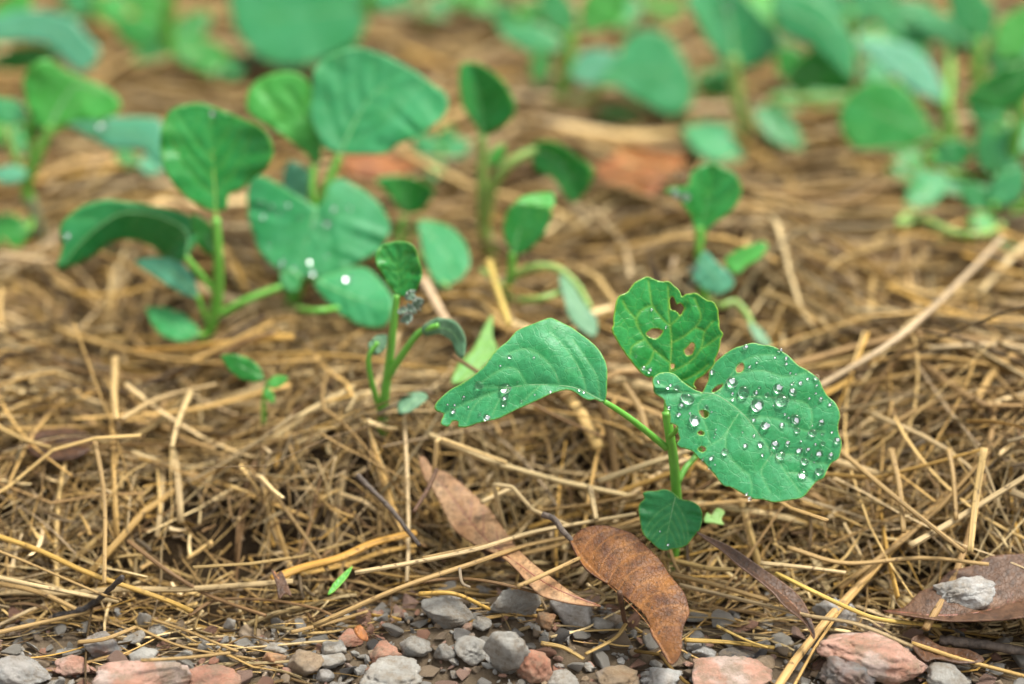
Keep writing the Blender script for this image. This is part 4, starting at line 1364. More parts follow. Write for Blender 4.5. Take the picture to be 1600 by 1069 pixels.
p.leaf(z((465, 885), (520, 900), (572, 960), (582, 1012), (520, 1000), (488, 960)), z((480, 890), (525, 945), (565, 1005)), -0.005, 0, 0.6, 'wilted', step=4, fold=(-0.4, 0.4))

# --- far plants, top right
z = Zm(760, 0, 1.905)
p = Plant('seedling', 'blurred seedling with one round pale leaf facing right, top centre', (862, 196))
p.root_end([(*z((190, 370))[0], 0), (*z((215, 290))[0], 0), (*z((240, 200))[0], 0), (*z((255, 90))[0], 0.003)], (13, 8))
p.leaf(z((330, 250), (385, 175), (420, 110), (480, 88), (540, 110), (590, 180), (618, 260), (600, 325), (550, 348), (490, 322), (430, 290), (390, 262)), z((345, 245), (430, 215), (520, 215), (590, 270)), -0.01, 0, 0.8, 'glaucous', wave=3)
p.ov(*z((230, 140), (35, 85)), 45, 0.0, 0, 0.9, 'glaucous')
p.ov(*z((290, 90), (420, -60)), 62, 0.006, 0, 0.5, 'young')
p.ov(*z((250, 230), (400, 165)), 55, -0.004, 0, 0.8, 'bluish')
p.ov(*z((250, 110), (170, -50)), 50, 0.01, 0, 0.7, 'mid')
p.ov(*z((170, 140), (150, 260)), 34, 0.0, 0, 0.8, 'dark')
p.stem([(*z((225, 300))[0], 0), (*z((300, 295))[0], -0.006), (*z((345, 250))[0], -0.01)], (7, 5), 'petiole', 'stem_pale')
p.ov(*z((320, 330), (480, 350)), 22, -0.008, 0, 1.2, 'dark')
p = Plant('seedling', 'blurred seedling with a tall kite-shaped leaf on a straight pale stalk, top right of centre', (1178, 238))
p.root_end([(*z((795, 440))[0], 0), (*z((755, 330))[0], 0), (*z((740, 240))[0], 0.002), (*z((735, 170))[0], 0.003)], (12, 9), 'stem_pale')
p.leaf(z((596, 0), (620, 60), (660, 130), (720, 195), (760, 208), (830, 182), (868, 140), (830, 70), (790, 20), (740, -30), (660, -40)), z((738, 200), (730, 90), (700, -30)), 0.003, 0, 0.55, 'glaucous', vr=3.2, cup=0.3, vmat='vein').drops([(*z((715, 20))[0], 10)])
p.ov(*z((775, 460), (582, 385)), 64, -0.004, 0, 1.0, 'glaucous')
p.ov(*z((800, 320), (945, 445)), 48, -0.006, 0, 0.8, 'mid')
p.ov(*z((735, 270), (640, 240)), 36, 0.005, 0, 0.4, 'dark')
p = Plant('seedling', 'blurred seedling with a large round disc-like leaf, right side', (1492, 262))
p.root_end([(*z((1395, 480))[0], 0), (*z((1385, 400))[0], 0), (*z((1365, 300))[0], 0.004)], (12, 8))
p.leaf(z((1100, 265), (1150, 238), (1230, 245), (1280, 300), (1310, 360), (1335, 410), (1280, 450), (1210, 472), (1140, 466), (1080, 430), (1052, 370), (1060, 310)), z((1330, 408), (1250, 370), (1160, 330), (1090, 300)),
       -0.012, 0, 0.6, 'green', wave=3)
p.stem([(*z((1395, 440))[0], 0), (*z((1365, 425))[0], -0.006), (*z((1330, 408))[0], -0.012)], 6, 'petiole')
p.leaf(z((850, 20), (890, -20), (980, 0), (1050, 60), (1092, 130), (1098, 200), (1085, 245), (1030, 185), (960, 125), (890, 95)), z((860, 20), (960, 60), (1040, 130), (1088, 230)), 0.02, 0, 0.9, 'glaucous', fold=(0.1, -0.3))
p.leaf(z((895, 225), (950, 160), (1000, 135), (1060, 190), (1098, 245), (1060, 272), (980, 262), (920, 270)), z((900, 240), (980, 215), (1085, 240)), 0.022, 0, 0.2, 'dark')
p.ov(*z((1365, 310), (1095, 125)), 52, 0.01, 0, 1.0, 'bluish', bend=0.1)
p.stem([(*z((1390, 430))[0], 0.0), (*z((1200, 290))[0], 0.03), (*z((1040, 295))[0], 0.035), (*z((840, 300))[0], 0.04)], (8, 6), 'petiole', 'stem_pale')
p.ov(*z((1290, 450), (1190, 550)), 52, -0.004, 0, 0.5, 'dark')
p.stem([(*z((1360, 440))[0], 0), (*z((1290, 450))[0], -0.004)], 5, 'petiole')
p.ov(*z((1370, 90), (1150, 40)), 70, 0.05, 0, 0.9, 'mid')
p.stem([(*z((1372, 320))[0], 0.004), (*z((1380, 200))[0], 0.03), (*z((1365, 90))[0], 0.05)], 6, 'petiole')
p = Plant('seedling', 'blurred seedling cut by the right edge, with a dark leaf and a drooping lower leaf', (1590, 335))
p.root_end([(1592, 328, 0), (1580, 270, 0), (1590, 200, 0), (1600, 130, 0.004)], (12, 8))
p.ov(*z((1640, 190), (1420, 300)), 62, -0.004, 0, 0.4, 'dark', bend=-0.1)
p.ov(*z((1500, 520), (1480, 370)), 40, -0.006, 0, 0.6, 'mid')
p.ov(*z((1530, 525), (1560, 375)), 50, -0.006, 0, 0.6, 'glaucous')
p.stem([(1585, 330, 0), (1560, 310, -0.003), (1563, 272, -0.006)], (7, 5), 'petiole')
p.stem([(1545, 375, -0.004), (1575, 345, -0.006), (1625, 305, -0.006)], (9, 8), 'petiole', 'stem')
p.stem([(1592, 336, 0), (1540, 365, -0.01), (1480, 362, -0.012), (1425, 335, -0.012), (1400, 352, -0.012)], (7, 5), 'petiole', 'stem_pale')
p.ov((1478, 272), (1430, 330), 50, -0.002, 0, 0.9, 'glaucous', bend=0.1)
p.stem([(1588, 300, 0), (1530, 280, 0), (1478, 272, -0.002)], 5, 'petiole')
p.ov((1470, 372), (1570, 430), 26, -0.018, 0, 1.3, 'mid')
p = Plant('seedling', 'blurred bright green seedling in the top right corner', (1545, 215))
p.root_end([(1545, 205, 0), (1528, 120, 0), (1530, 60, 0.004)], (11, 8), 'stem')
p.ov((1545, 62), (1488, -30), 66, 0.004, 0, 0.6, 'mid')
p.ov((1560, 95), (1612, 10), 62, -0.002, 0, 0.6, 'young')
p.ov((1535, 90), (1650, 60), 40, 0.004, 0, 0.9, 'glaucous')
p.ov((1530, 70), (1420, 20), 46, 0.012, 0, 0.9, 'glaucous')
p = Plant('seedling', 'blurred cluster of leaves at the top edge, left of the top right corner', (1310, 120))
p.root_end([(1310, 112, 0), (1320, 60, 0), (1330, 20, 0)], (11, 8))
p.ov((1330, 50), (1210, -20), 90, 0.0, 0, 0.8, 'glaucous')
p.ov((1335, 60), (1440, 110), 50, -0.004, 0, 0.9, 'mid')
p.ov((1330, 30), (1400, -40), 70, 0.004, 0, 0.7, 'glaucous')
p.ov((1320, 70), (1250, 110), 50, 0.004, 0, 0.4, 'dark')

# --- far plants, left and top
z = Zm(0, 0, 2.545)
p = Plant('seedling', 'blurred seedling with a lilac-grey lower stem and a bright green broad leaf, left edge', (66, 410))
p.root_end([(*z((172, 1030))[0], 0), (*z((150, 900))[0], 0), (*z((120, 790))[0], 0)], (11, 10), 'stem_grey')
p.stem([(*z((126, 810))[0], 0), (*z((105, 740))[0], 0), (*z((150, 620))[0], 0.0), (*z((205, 500))[0], 0.002)], (10, 7), 'stem', 'stem')
p.leaf(z((130, 480), (110, 400), (103, 320), (150, 258), (200, 238), (260, 280), (330, 310), (420, 350), (478, 400), (470, 450), (400, 480), (300, 482), (220, 502), (170, 512)), z((205, 500), (240, 420), (310, 335), (400, 370)), 0.002, 0, 0.5, 'young',
       vr=2.6, cup=0.25, wave=3)
p.leaf(z((250, 485), (350, 470), (480, 468), (580, 468), (645, 490), (655, 650), (600, 640), (560, 592), (450, 592), (370, 552)), z((260, 495), (400, 520), (540, 530), (630, 600)), 0.012, 0, 0.9, 'bluish', fold=(0, -0.2)).drops([(*z((410, 495))[0], 8)])
p.stem([(*z((150, 630))[0], 0), (*z((190, 540))[0], 0.008), (*z((255, 492))[0], 0.012)], 5, 'petiole')
p.ov(*z((110, 470), (-60, 410)), 40, 0.004, 0, 0.9, 'glaucous')
p.stem([(*z((110, 720))[0], 0), (*z((125, 600))[0], 0.004), (*z((110, 470))[0], 0.004)], 5, 'petiole')
p.ov(*z((130, 560), (120, 480)), 24, 0.004, 0, 0.2, 'dark')
p.ov(*z((110, 690), (-40, 700)), 30, -0.004, 0, 1.0, 'bluish')
p.ov(*z((115, 920), (-80, 930)), 62, -0.01, 0, 0.9, 'green')
p.stem([(*z((130, 860))[0], 0), (*z((115, 920))[0], -0.01)], 4.5, 'petiole')
p.stem([(*z((100, 720))[0], 0), (*z((40, 580))[0], 0), (*z((10, 500))[0], 0)], (7, 5), 'petiole', 'stem_pale')
p.ov(*z((490, 980), (390, 960)), 24, 0.01, 0, 1.0, 'bluish')
p = Plant('seedling', 'blurred seedling with a blue-green leaf arching over, top left corner', (-30, 205))
p.root_end([(-30, 195, 0), (-25, 120, 0), (-12, 62, 0.0)], (11, 8))
p.leaf(z((-60, 170), (-50, 90), (0, 70), (80, 48), (180, 48), (290, 80), (350, 150), (398, 200), (372, 262), (310, 284), (240, 222), (180, 172), (80, 160)), z((-30, 150), (100, 100), (220, 110), (320, 190), (350, 265)), 0.0, 0, 0.9, 'bluish', fold=(0.2, -0.2))
p.ov((-20, 100), (100, 82), 36, 0.004, 0, 0.2, 'dark')
p.ov((-15, 65), (50, -20), 50, 0.004, 0, 0.6, 'young')
p = Plant('seedling', 'blurred dark green seedling at the top edge between two paler ones', (268, 118))
p.root_end([(268, 110, 0), (262, 60, 0), (265, 0, 0), (268, -30, 0)], (12, 9))
p.ov((262, 70), (170, 30), 50, 0, 0, 0.7, 'green')
p.ov((270, 80), (365, 90), 46, -0.004, 0, 0.9, 'green')
p.ov((262, 85), (205, 95), 30, -0.004, 0, 1.0, 'mid')
p.ov((268, 70), (330, 20), 46, 0.004, 0, 0.6, 'dark')
p.ov((262, 40), (200, -30), 50, 0.006, 0, 0.6, 'young')
p = Plant('seedling', 'blurred seedling with one huge pale green leaf at the top edge', (520, 150))
p.root_end([(520, 140, 0), (545, 80, 0), (570, 20, 0.0), (580, -20, 0)], (11, 8), 'stem')
p.leaf([(575, 20), (560, 60), (520, 88), (470, 104), (420, 98), (385, 72), (362, 30), (360, -20), (400, -60), (480, -70), (560, -50), (590, -10)], [(575, 10), (500, 20), (430, 25), (370, 20)], 0.0, 0, 0.75, 'glaucous', wave=3)
p.ov((560, 70), (505, 100), 40, -0.006, 0, 0.8, 'green')
p.ov((578, 10), (640, -30), 50, 0.0, 0, 0.8, 'glaucous')
p.ov((582, -10), (540, -70), 50, 0.004, 0, 0.8, 'glaucous')
p = Plant('seedling', 'small blurred seedling of short leaves right of the huge broad leaf', (690, 285))
p.root_end([(690, 278, 0), (688, 250, 0), (690, 232, 0)], (6, 5))
p.ov((690, 240), (735, 225), 36, 0, 0, 0.8, 'glaucous')
p.ov((688, 240), (645, 215), 34, 0, 0, 0.8, 'glaucous')
p.ov((688, 250), (672, 282), 26, -0.004, 0, 0.9, 'mid')
p.ov((690, 235), (705, 195), 30, 0.003, 0, 0.6, 'mid')
p = Plant('seedling', 'faint blurred seedling at the top edge right of the huge pale leaf', (665, 62))
p.root_end([(665, 55, 0), (660, 20, 0)], (8, 6))
p.ov((660, 22), (610, -10), 36, 0, 0, 0.8, 'mid')
p.ov((660, 22), (720, 0), 40, 0, 0, 0.8, 'mid')
p = Plant('seedling', 'faint blurred yellow-green shoots at the top edge above the tall kite-shaped leaf', (1040, 70))
p.root_end([(1040, 62, 0), (1030, 20, 0)], (7, 5), 'stem_pale')
p.ov((1030, 25), (1005, -15), 26, 0, 0, 0.7, 'young')
p.ov((1032, 25), (1068, 0), 28, 0, 0, 0.7, 'young')
p = Plant('seedling', 'blurred low seedling with dark leaves between the kite-shaped leaf and the disc leaf', (1262, 205))
p.root_end([(1262, 198, 0), (1258, 160, 0), (1262, 120, 0)], (10, 7))
p.ov((1262, 130), (1330, 60), 62, 0.0, 0, 0.6, 'mid')
p.ov((1260, 150), (1330, 145), 46, -0.004, 0, 0.7, 'dark')
p.ov((1258, 125), (1215, 70), 52, 0.004, 0, 0.6, 'green')
p.ov((1258, 165), (1205, 150), 34, -0.004, 0, 0.9, 'mid')
p = Plant('seedling', 'blurred leafy seedling crowded under the disc leaf at the right', (1455, 318))
p.root_end([(1455, 310, 0), (1452, 275, 0), (1455, 240, 0)], (9, 6))
p.ov((1453, 262), (1520, 225), 50, 0.002, 0, 0.6, 'mid')
p.ov((1452, 280), (1390, 262), 46, -0.003, 0, 0.8, 'dark')
p.ov((1456, 282), (1520, 300), 40, -0.004, 0, 0.8, 'glaucous')
p.ov((1452, 292), (1412, 330), 36, -0.006, 0, 0.9, 'mid')
p = Plant('seedling', 'blurred pair of broad leaves between the bright corner seedling and the cut-off one', (1580, 260))
p.root_end([(1578, 252, 0), (1574, 215, 0), (1570, 185, 0)], (9, 6))
p.ov((1572, 190), (1512, 150), 56, 0.0, 0, 0.6, 'mid')
p.ov((1572, 195), (1622, 235), 54, -0.003, 0, 0.7, 'glaucous')
p.ov((1572, 200), (1530, 240), 40, -0.004, 0, 0.6, 'green')
p = Plant('seedling', 'faint blurred seedling at the top edge left of the round pale leaf', (800, 92))
p.root_end([(800, 85, 0), (805, 50, 0), (812, 15, 0)], (9, 7))
p.ov((808, 35), (860, 10), 48, 0, 0, 0.7, 'green')
p.ov((808, 40), (770, 10), 44, 0, 0, 0.7, 'mid')
p = Plant('seedling', 'faint blurred seedling at the top edge, beside the top left corner plant', (150, 68))
p.root_end([(150, 60, 0), (148, 25, 0), (150, -10, 0)], (9, 7))
p.ov((148, 20), (95, -15), 52, 0, 0, 0.7, 'glaucous')
p.ov((150, 22), (205, 0), 46, 0, 0, 0.7, 'green')
p = Plant('seedling', 'blurred low leaves behind the upright rounded leaf at left', (215, 300))
p.root_end([(215, 294, 0), (214, 270, 0), (216, 250, 0)], (6, 5))
p.ov((216, 255), (258, 262), 30, 0, 0, 0.8, 'bluish')
p.ov((214, 258), (180, 240), 28, 0, 0, 0.8, 'mid')
p = Plant('seedling', 'faint blurred seedling at the top edge directly above the leggy seedling', (735, 40))
p.root_end([(735, 34, 0), (732, 5, 0), (730, -20, 0)], (8, 6))
p.ov((732, 8), (700, -20), 36, 0, 0, 0.7, 'young')
p.ov((732, 10), (775, 0), 40, 0, 0, 0.7, 'green')
p = Plant('seedling', 'blurred leafy seedling behind the disc leaf, below the top edge', (1395, 150))
p.root_end([(1395, 142, 0), (1393, 122, 0), (1392, 91, 0)], (9, 6))
p.ov((1392, 95), (1340, 50), 62, -0.000, 0, 0.6, 'green')
p.ov((1395, 100), (1450, 70), 58, -0.002, 0, 0.7, 'mid')
p.ov((1394, 112), (1440, 128), 44, -0.004, 0, 0.8, 'dark')
p.ov((1392, 105), (1345, 120), 42, -0.006, 0, 0.9, 'glaucous')
p = Plant('seedling', 'blurred seedling with bright leaves at the top edge right of the kite-shaped leaf', (1215, 75))
p.root_end([(1215, 67, 0), (1213, 52, 0), (1215, 26, 0)], (9, 6))
p.ov((1215, 30), (1170, -15), 52, -0.000, 0, 0.6, 'young')
p.ov((1216, 32), (1265, 5), 56, -0.002, 0, 0.7, 'glaucous')
p.ov((1215, 40), (1245, 55), 34, -0.004, 0, 0.8, 'mid')
p = Plant('seedling', 'blurred broad-leaved seedling under the top right corner, at the very edge', (1608, 180))
p.root_end([(1608, 172, 0), (1606, 150, 0), (1600, 116, 0)], (9, 6))
p.ov((1600, 120), (1545, 100), 58, -0.000, 0, 0.6, 'glaucous')
p.ov((1602, 110), (1640, 60), 60, -0.002, 0, 0.7, 'mid')
p.ov((1600, 130), (1560, 170), 44, -0.004, 0, 0.8, 'green')
p = Plant('seedling', 'blurred dark low seedling right of the round pale leaf', (1125, 170))
p.root_end([(1125, 162, 0), (1123, 155, 0), (1124, 136, 0)], (9, 6))
p.ov((1124, 140), (1090, 115), 36, -0.000, 0, 0.6, 'dark')
p.ov((1125, 140), (1160, 130), 34, -0.002, 0, 0.7, 'green')
p.ov((1125, 135), (1130, 100), 32, -0.004, 0, 0.8, 'mid')
p = Plant('seedling', 'faint blurred seedling at the top edge right of the round pale leaf', (960, 55))
p.root_end([(960, 47, 0), (958, 37, 0), (960, 16, 0)], (9, 6))
p.ov((960, 20), (920, -5), 46, -0.000, 0, 0.6, 'mid')
p.ov((960, 20), (1005, 10), 46, -0.002, 0, 0.7, 'glaucous')
p.ov((960, 26), (985, 42), 28, -0.004, 0, 0.8, 'green')
p = Plant('seedling', 'blurred low leaves at the left edge under the arching blue-green leaf', (20, 245))
p.root_end([(20, 237, 0), (18, 230, 0), (20, 211, 0)], (9, 6))
p.ov((20, 215), (-20, 190), 44, -0.000, 0, 0.6, 'green')
p.ov((22, 215), (62, 205), 34, -0.002, 0, 0.7, 'mid')
p.ov((20, 222), (40, 238), 24, -0.004, 0, 0.8, 'glaucous')
p = Plant('seedling', 'blurred small seedling between the huge leaf and the dark green one', (345, 135))
p.root_end([(345, 127, 0), (343, 122, 0), (345, 106, 0)], (9, 6))
p.ov((345, 110), (310, 92), 36, -0.000, 0, 0.6, 'green')
p.ov((346, 110), (385, 100), 36, -0.002, 0, 0.7, 'mid')
p.ov((345, 105), (350, 75), 32, -0.004, 0, 0.8, 'young')
p = Plant('seedling', 'blurred sprawling seedling low at the right edge, its pale stalks trailing over straw', (1560, 392))
p.root_end([(1560, 385, 0), (1556, 350, 0), (1550, 318, 0)], (8, 6))
p.stem([(1558, 375, 0), (1500, 368, 0), (1445, 345, 0), (1408, 352, 0)], (7, 5), 'petiole', 'stem_pale')
p.stem([(1556, 360, 0), (1585, 335, 0), (1630, 300, 0)], (7, 6), 'petiole', 'stem')
p.ov((1552, 325), (1500, 290), 44, 0.0, 0, 0.7, 'mid')
p.ov((1552, 322), (1600, 262), 52, 0.0, 0, 0.6, 'glaucous')
p.ov((1555, 350), (1510, 345), 30, -0.004, 0, 0.9, 'green')
p.ov((1556, 380), (1602, 412), 30, -0.006, 0, 1.0, 'mid')
p = Plant('grass_shoot', 'short bright green shoot poking from the straw at the gravel edge', (522, 922), cat='shoot')
p.leaf([(512, 929), (520, 913), (533, 899), (551, 885), (543, 902), (531, 916), (518, 928)], [(519, 925), (533, 906), (546, 890)], 0, 0, 0.6, 'young', step=2, vr=0.6)
p = Plant('leaf', 'yellow-green bit of leaf in the straw right of the small seed leaf', (1118, 812), cat='leaf', lift=0.003)
p.leaf([(1100, 816), (1104, 802), (1112, 805), (1120, 795), (1132, 800), (1127, 812), (1131, 820), (1114, 818)], [(1105, 808), (1128, 808)], 0, 0, 1.0, 'pale', step=2.5, vr=0.5)

# ------------------------------------------------------------------ dead leaves
z = Zm(640, 700, 3.054)


def d_brown(P, d, t, sg):
    return np.where(sg < 0, -0.004 * d * d + 0.35 * d, 1.3 * d - 0.02 * d * d) - 18 * (t - 0.45) ** 2 + 1.2 * np.sin(t * 26) * np.clip(d / 20, 0, 1)


p = Plant('dead_leaf', 'glossy brown curled dead leaf standing on its tip in front of the sharp seedling', (1050, 1030), cat='dead leaf')
L = p.leaf(z((770, 430), (820, 390), (890, 375), (960, 378), (1030, 395), (1090, 430), (1140, 485), (1200, 540), (1230, 590), (1270, 650), (1310, 700), (1330, 760), (1335, 800), (1310, 850), (1300, 900), (1300, 960),
             (1280, 1010), (1245, 1030), (1220, 990), (1190, 940), (1160, 900), (1145, 850), (1120, 800), (1070, 750), (1010, 700), (950, 650), (890, 625), (840, 590), (800, 520), (775, 460)),
           z((770, 430), (830, 530), (900, 605), (980, 680), (1060, 755), (1130, 832), (1180, 910), (1245, 1020))[::-1], 0.0, -0.15, 0.55, 'brown', step=2.2, wave=1.8, quilt=0.00012, vmat='vein_dry', vr=0.5, proud=0.3,
           veins=[z((815, 508), (850, 450), (900, 408), (960, 392)), z((850, 555), (890, 490), (960, 432), (1040, 412)), z((900, 605), (940, 530), (1010, 472), (1090, 448)),
                  z((945, 650), (985, 580), (1060, 528), (1140, 505)), z((990, 690), (1040, 622), (1110, 578), (1190, 556)), z((1040, 735), (1090, 672), (1160, 634), (1236, 626)),
                  z((1085, 782), (1130, 728), (1200, 700), (1286, 694)), z((1128, 832), (1170, 785), (1240, 764), (1318, 768)), z((1165, 885), (1210, 850), (1290, 850))],
           disp=lambda P, d, t, sg: d_brown(P, d, t, -sg), thick=0.0004)
tipY = float(L.map(np.array([z((770, 430))[0]]))[0][1] - p.Y)
p.stem([(*z((778, 445))[0], tipY), (*z((730, 395))[0], tipY + 0.003), (*z((690, 340))[0], tipY + 0.006), (*z((635, 318))[0], tipY + 0.008)], (4.2, 5.2), 'leaf_stalk', 'bark')


def lay(name, label, out, mid, mat, lift=0.006, tx=0.0, ty=2.2, **kw):
    kw.setdefault('vmat', 'vein_dry')
    pl = Plant(name, label, mid[0], cat='dead leaf', lift=lift)
    return pl.leaf(out, mid, 0.0, tx, ty, mat, drape=(lift if ty > 0.9 else None), **kw)


lay('dead_leaf', 'long pinkish tan dead leaf slanting through the straw beside the pale straw',
    z((45, 45), (75, 48), (110, 95), (180, 120), (250, 170), (320, 230), (380, 285), (420, 340), (460, 400), (520, 485), (600, 560), (680, 620), (760, 680), (850, 730), (915, 755), (800, 748), (700, 728), (620, 700),
      (560, 640), (510, 580), (440, 520), (330, 470), (250, 420), (200, 370), (150, 270), (110, 200), (68, 140)), z((905, 752), (760, 700), (640, 640), (500, 540), (380, 450), (290, 350), (190, 215), (100, 100)), 'pinkdry',
    lift=0.017, ty=1.0, step=2.6, wave=1.0, vmat='vein_rust', vr=1.1, nv=7, proud=0.1, quilt=0.0003, disp=lambda P, d, t, sg: -0.004 * d * d)
lay('dead_leaf', 'dark red-brown scrap of leaf under the pinkish dead leaf', z((300, 440), (380, 430), (440, 460), (465, 530), (430, 545), (370, 520)), z((310, 445), (380, 480), (450, 530)), 'darkdry', lift=0.010, ty=1.2, step=4)
z = Zm(1040, 700, 2.857)
lay('dead_leaf', 'dark narrow leaf curled edge-on, leaning right of the brown curled leaf',
    z((140, 375), (200, 400), (290, 438), (380, 498), (440, 540), (500, 580), (570, 630), (620, 690), (650, 760), (668, 830), (660, 852), (630, 795), (560, 748), (510, 705), (470, 650), (400, 590), (320, 530), (250, 462),
      (180, 412)), z((655, 840), (610, 745), (540, 670), (450, 600), (340, 515), (240, 440), (145, 378)), 'darkdry', lift=0.004, tx=0.3, ty=0.1, step=2.6, vr=0.7, vmat='vein_dry', wave=1.0, fold=(0.6, -0.2))
lay('dead_leaf', 'large purple-brown dead leaf at the right edge with a grey stone on it',
    [(1378, 955), (1412, 950), (1436, 928), (1462, 918), (1482, 898), (1520, 888), (1548, 874), (1600, 870), (1680, 860), (1700, 930), (1690, 985), (1600, 990), (1540, 986), (1480, 980), (1430, 968)],
    [(1382, 955), (1470, 962), (1540, 955), (1600, 936), (1690, 910)], 'purplebrown', lift=0.011, ty=1.5, step=4, vr=1.6, vmat='vein_rust', fold=(0.12, 0.9), wave=1.5)
lay('dead_leaf', 'blurred orange dead leaf on the straw in the distance', [(930, 262), (955, 246), (990, 226), (1015, 232), (1058, 236), (1068, 256), (1040, 282), (1012, 312), (985, 296), (950, 292)], [(935, 270), (1000, 265), (1065, 262)], 'orange',
    lift=0.012, ty=1.6, wave=9)
lay('dead_leaf', 'blurred rust-red dead leaf behind the large broad-leaved seedling', [(535, 250), (560, 240), (620, 242), (650, 258), (630, 275), (580, 278), (545, 270)], [(538, 255), (590, 258), (648, 260)], 'orange', lift=0.014, ty=1.6, wave=3)
lay('dead_leaf', 'dark red-brown dead leaf sunk in the straw at the left', [(38, 695), (60, 675), (100, 668), (142, 682), (138, 705), (100, 720), (60, 715)], [(42, 698), (95, 692), (140, 690)], 'darkdry', lift=0.007, ty=1.6, wave=3)
lay('dead_leaf', 'small reddish leaf scrap at the foot of the orange-brown stalk', [(424, 890), (433, 897), (440, 893), (447, 908), (456, 932), (445, 928), (436, 936), (432, 915)], [(428, 893), (440, 912), (447, 930)], 'darkdry', lift=0.001, ty=0.8, step=3)
lay('dead_leaf', 'ragged brown leaf scrap right of the large pink rock', [(1424, 1000), (1442, 996), (1470, 1012), (1512, 1018), (1538, 1034), (1500, 1036), (1462, 1030), (1446, 1034), (1430, 1018)], [(1428, 1004), (1480, 1020), (1530, 1032)], 'darkdry', lift=0.006,
    ty=1.4, step=4, wave=3, fold=(0.5, 0))
lay('dead_leaf', 'red scrap of leaf on the gravel left of the grey stones', [(553, 985), (563, 977), (574, 992), (574, 1002), (562, 998)], [(556, 984), (572, 1000)], 'orange', lift=0.004, ty=0.8, step=3, vmat=None)

# ------------------------------------------------------------------ stones
def ico(sub):
    import bmesh
    bm = bmesh.new()
    bmesh.ops.create_icosphere(bm, subdivisions=sub, radius=1.0)
    V = np.array([v.co[:] for v in bm.verts])
    F = [tuple(v.index for v in f.verts) for f in bm.faces]
    bm.free()
    return V / np.linalg.norm(V, axis=1)[:, None], F


ICO = {s: ico(s) for s in (1, 2, 3, 4, 5)}


def stone_verts(sub, planes=13, rough=0.03, soft=26.0):
    D, F = ICO[sub]
    N = rng.normal(size=(planes, 3))
    N /= np.linalg.norm(N, axis=1)[:, None]
    dd = rng.uniform(0.62, 1.0, planes)
    c = D @ N.T
    r = np.where(c > 0.05, dd[None] / np.maximum(c, 0.05), 6.0)
    r = -np.log(np.exp(-soft * np.minimum(r, 3.0)).sum(1)) / soft
    r = np.minimum(r, 1.25)
    if rough:
        for k, a in ((4, 1.0), (9, 0.8), (19, 0.6), (37, 0.45), (70, 0.3)):
            A = rng.normal(size=(3, 3)) * k * 0.7
            ph = rng.uniform(0, 6.28, 3)
            r = r + rough * a * np.prod(np.sin(D @ A.T + ph), axis=1) * 2
    V = D * r[:, None]
    lo, hi = V.min(0), V.max(0)
    return (V - (lo + hi) / 2) / (hi - lo) * 2, F


ROCKS = []


def rock(cx, cy, w, h, mat, label, rz=0.0, sub=4, depth=0.8, hk=0.85, lift=0.0, rough=0.04, tilt=0.0, planes=13, name='stone'):
    """A stone seen at photo pixel (cx, cy), w by h pixels, resting on the ground."""
    g = ground(cx, cy + 0.30 * h, lift)
    s = np.dot(g - CAM, FWD) / FPX
    ROCKS.append((g[0], g[1], w * s * 0.42))
    V, F = stone_verts(5 if w > 75 else sub, planes, rough)
    sx, sy, sz = w * s / 2, w * s / 2 * depth, h * s / 2 * hk
    V = V * np.array([sx, sy, sz])
    c, q = math.cos(tilt), math.sin(tilt)
    V = V @ np.array([[c, 0, -q], [0, 1, 0], [q, 0, c]])
    o = link(name, mesh_from(name, V, F, M[mat], True), loc=(g[0], g[1] + sy * 0.15, g[2] + sz * 0.60))
    return tag(o, label, 'stone')


rock(35, 1048, 96, 62, 's_greyw', 'flat pale grey stone in the bottom left corner', tilt=0.25)
rock(115, 1040, 58, 34, 's_pink', 'pink stone right of the flat grey corner stone')
rock(225, 1062, 150, 66, 's_pink', 'big blurred pink stone at the bottom edge', depth=0.7)
rock(335, 1066, 90, 44, 's_red', 'salmon stone against the right side of the big pink stone')
rock(162, 1006, 64, 48, 's_mix', 'pink, grey and white mottled stone above the pink stones', tilt=0.3)
rock(226, 966, 22, 38, 's_grey', 'thin grey chip standing on end at the straw edge')
rock(248, 985, 34, 22, 's_grey', 'grey pebble right of the upright grey chip')
rock(210, 998, 36, 22, 's_grey', 'grey pebble left of the mottled stone')
rock(222, 1024, 50, 24, 's_grey', 'flat blue-grey stone tucked under the straw above the big pink stone')
rock(358, 974, 22, 30, 's_grey', 'small pointed grey stone at the lip of the hollow')
rock(393, 988, 40, 20, 's_tan', 'small tan stone at the edge of the hollow')
rock(430, 1012, 44, 26, 's_grey', 'dark grey stone above the tan stone')
rock(478, 1038, 62, 46, 's_tan', 'tan and orange stone left of the bottom middle', tilt=-0.2)
rock(428, 1030, 36, 34, 's_orange', 'orange stone touching the tan stone', tilt=0.4)
rock(522, 1013, 42, 20, 's_grey', 'flat grey pebble above the tan stone')
rock(515, 1034, 52, 24, 's_grey', 'flat blue-grey stone right of the tan stone')
rock(545, 1000, 46, 24, 's_red', 'brick red pebble among the grey gravel')
rock(508, 1056, 30, 26, 's_greyw', 'small white-grey pebble at the bottom, under the flat blue-grey stone')
rock(605, 1020, 54, 46, 's_red', 'long salmon pebble left of the rounded grey stones', tilt=-0.5)
rock(650, 1010, 52, 42, 's_grey', 'rounded grey stone right of the salmon pebble')
rock(612, 1058, 100, 36, 's_grey', 'broad flat grey stone at the bottom edge')
rock(700, 958, 84, 52, 's_grey', 'flat-topped grey stone left of the upright grey stone', planes=10, depth=0.6)
rock(805, 940, 82, 62, 's_grey', 'upright light grey stone in front of the pinkish leaf', planes=11, depth=0.5, hk=1.0)
rock(757, 924, 30, 24, 's_grey', 'thin grey sliver leaning against the upright grey stone', tilt=0.5)
rock(894, 956, 70, 56, 's_greyw', 'grey and white rough stone right of the upright grey stone', rough=0.05)
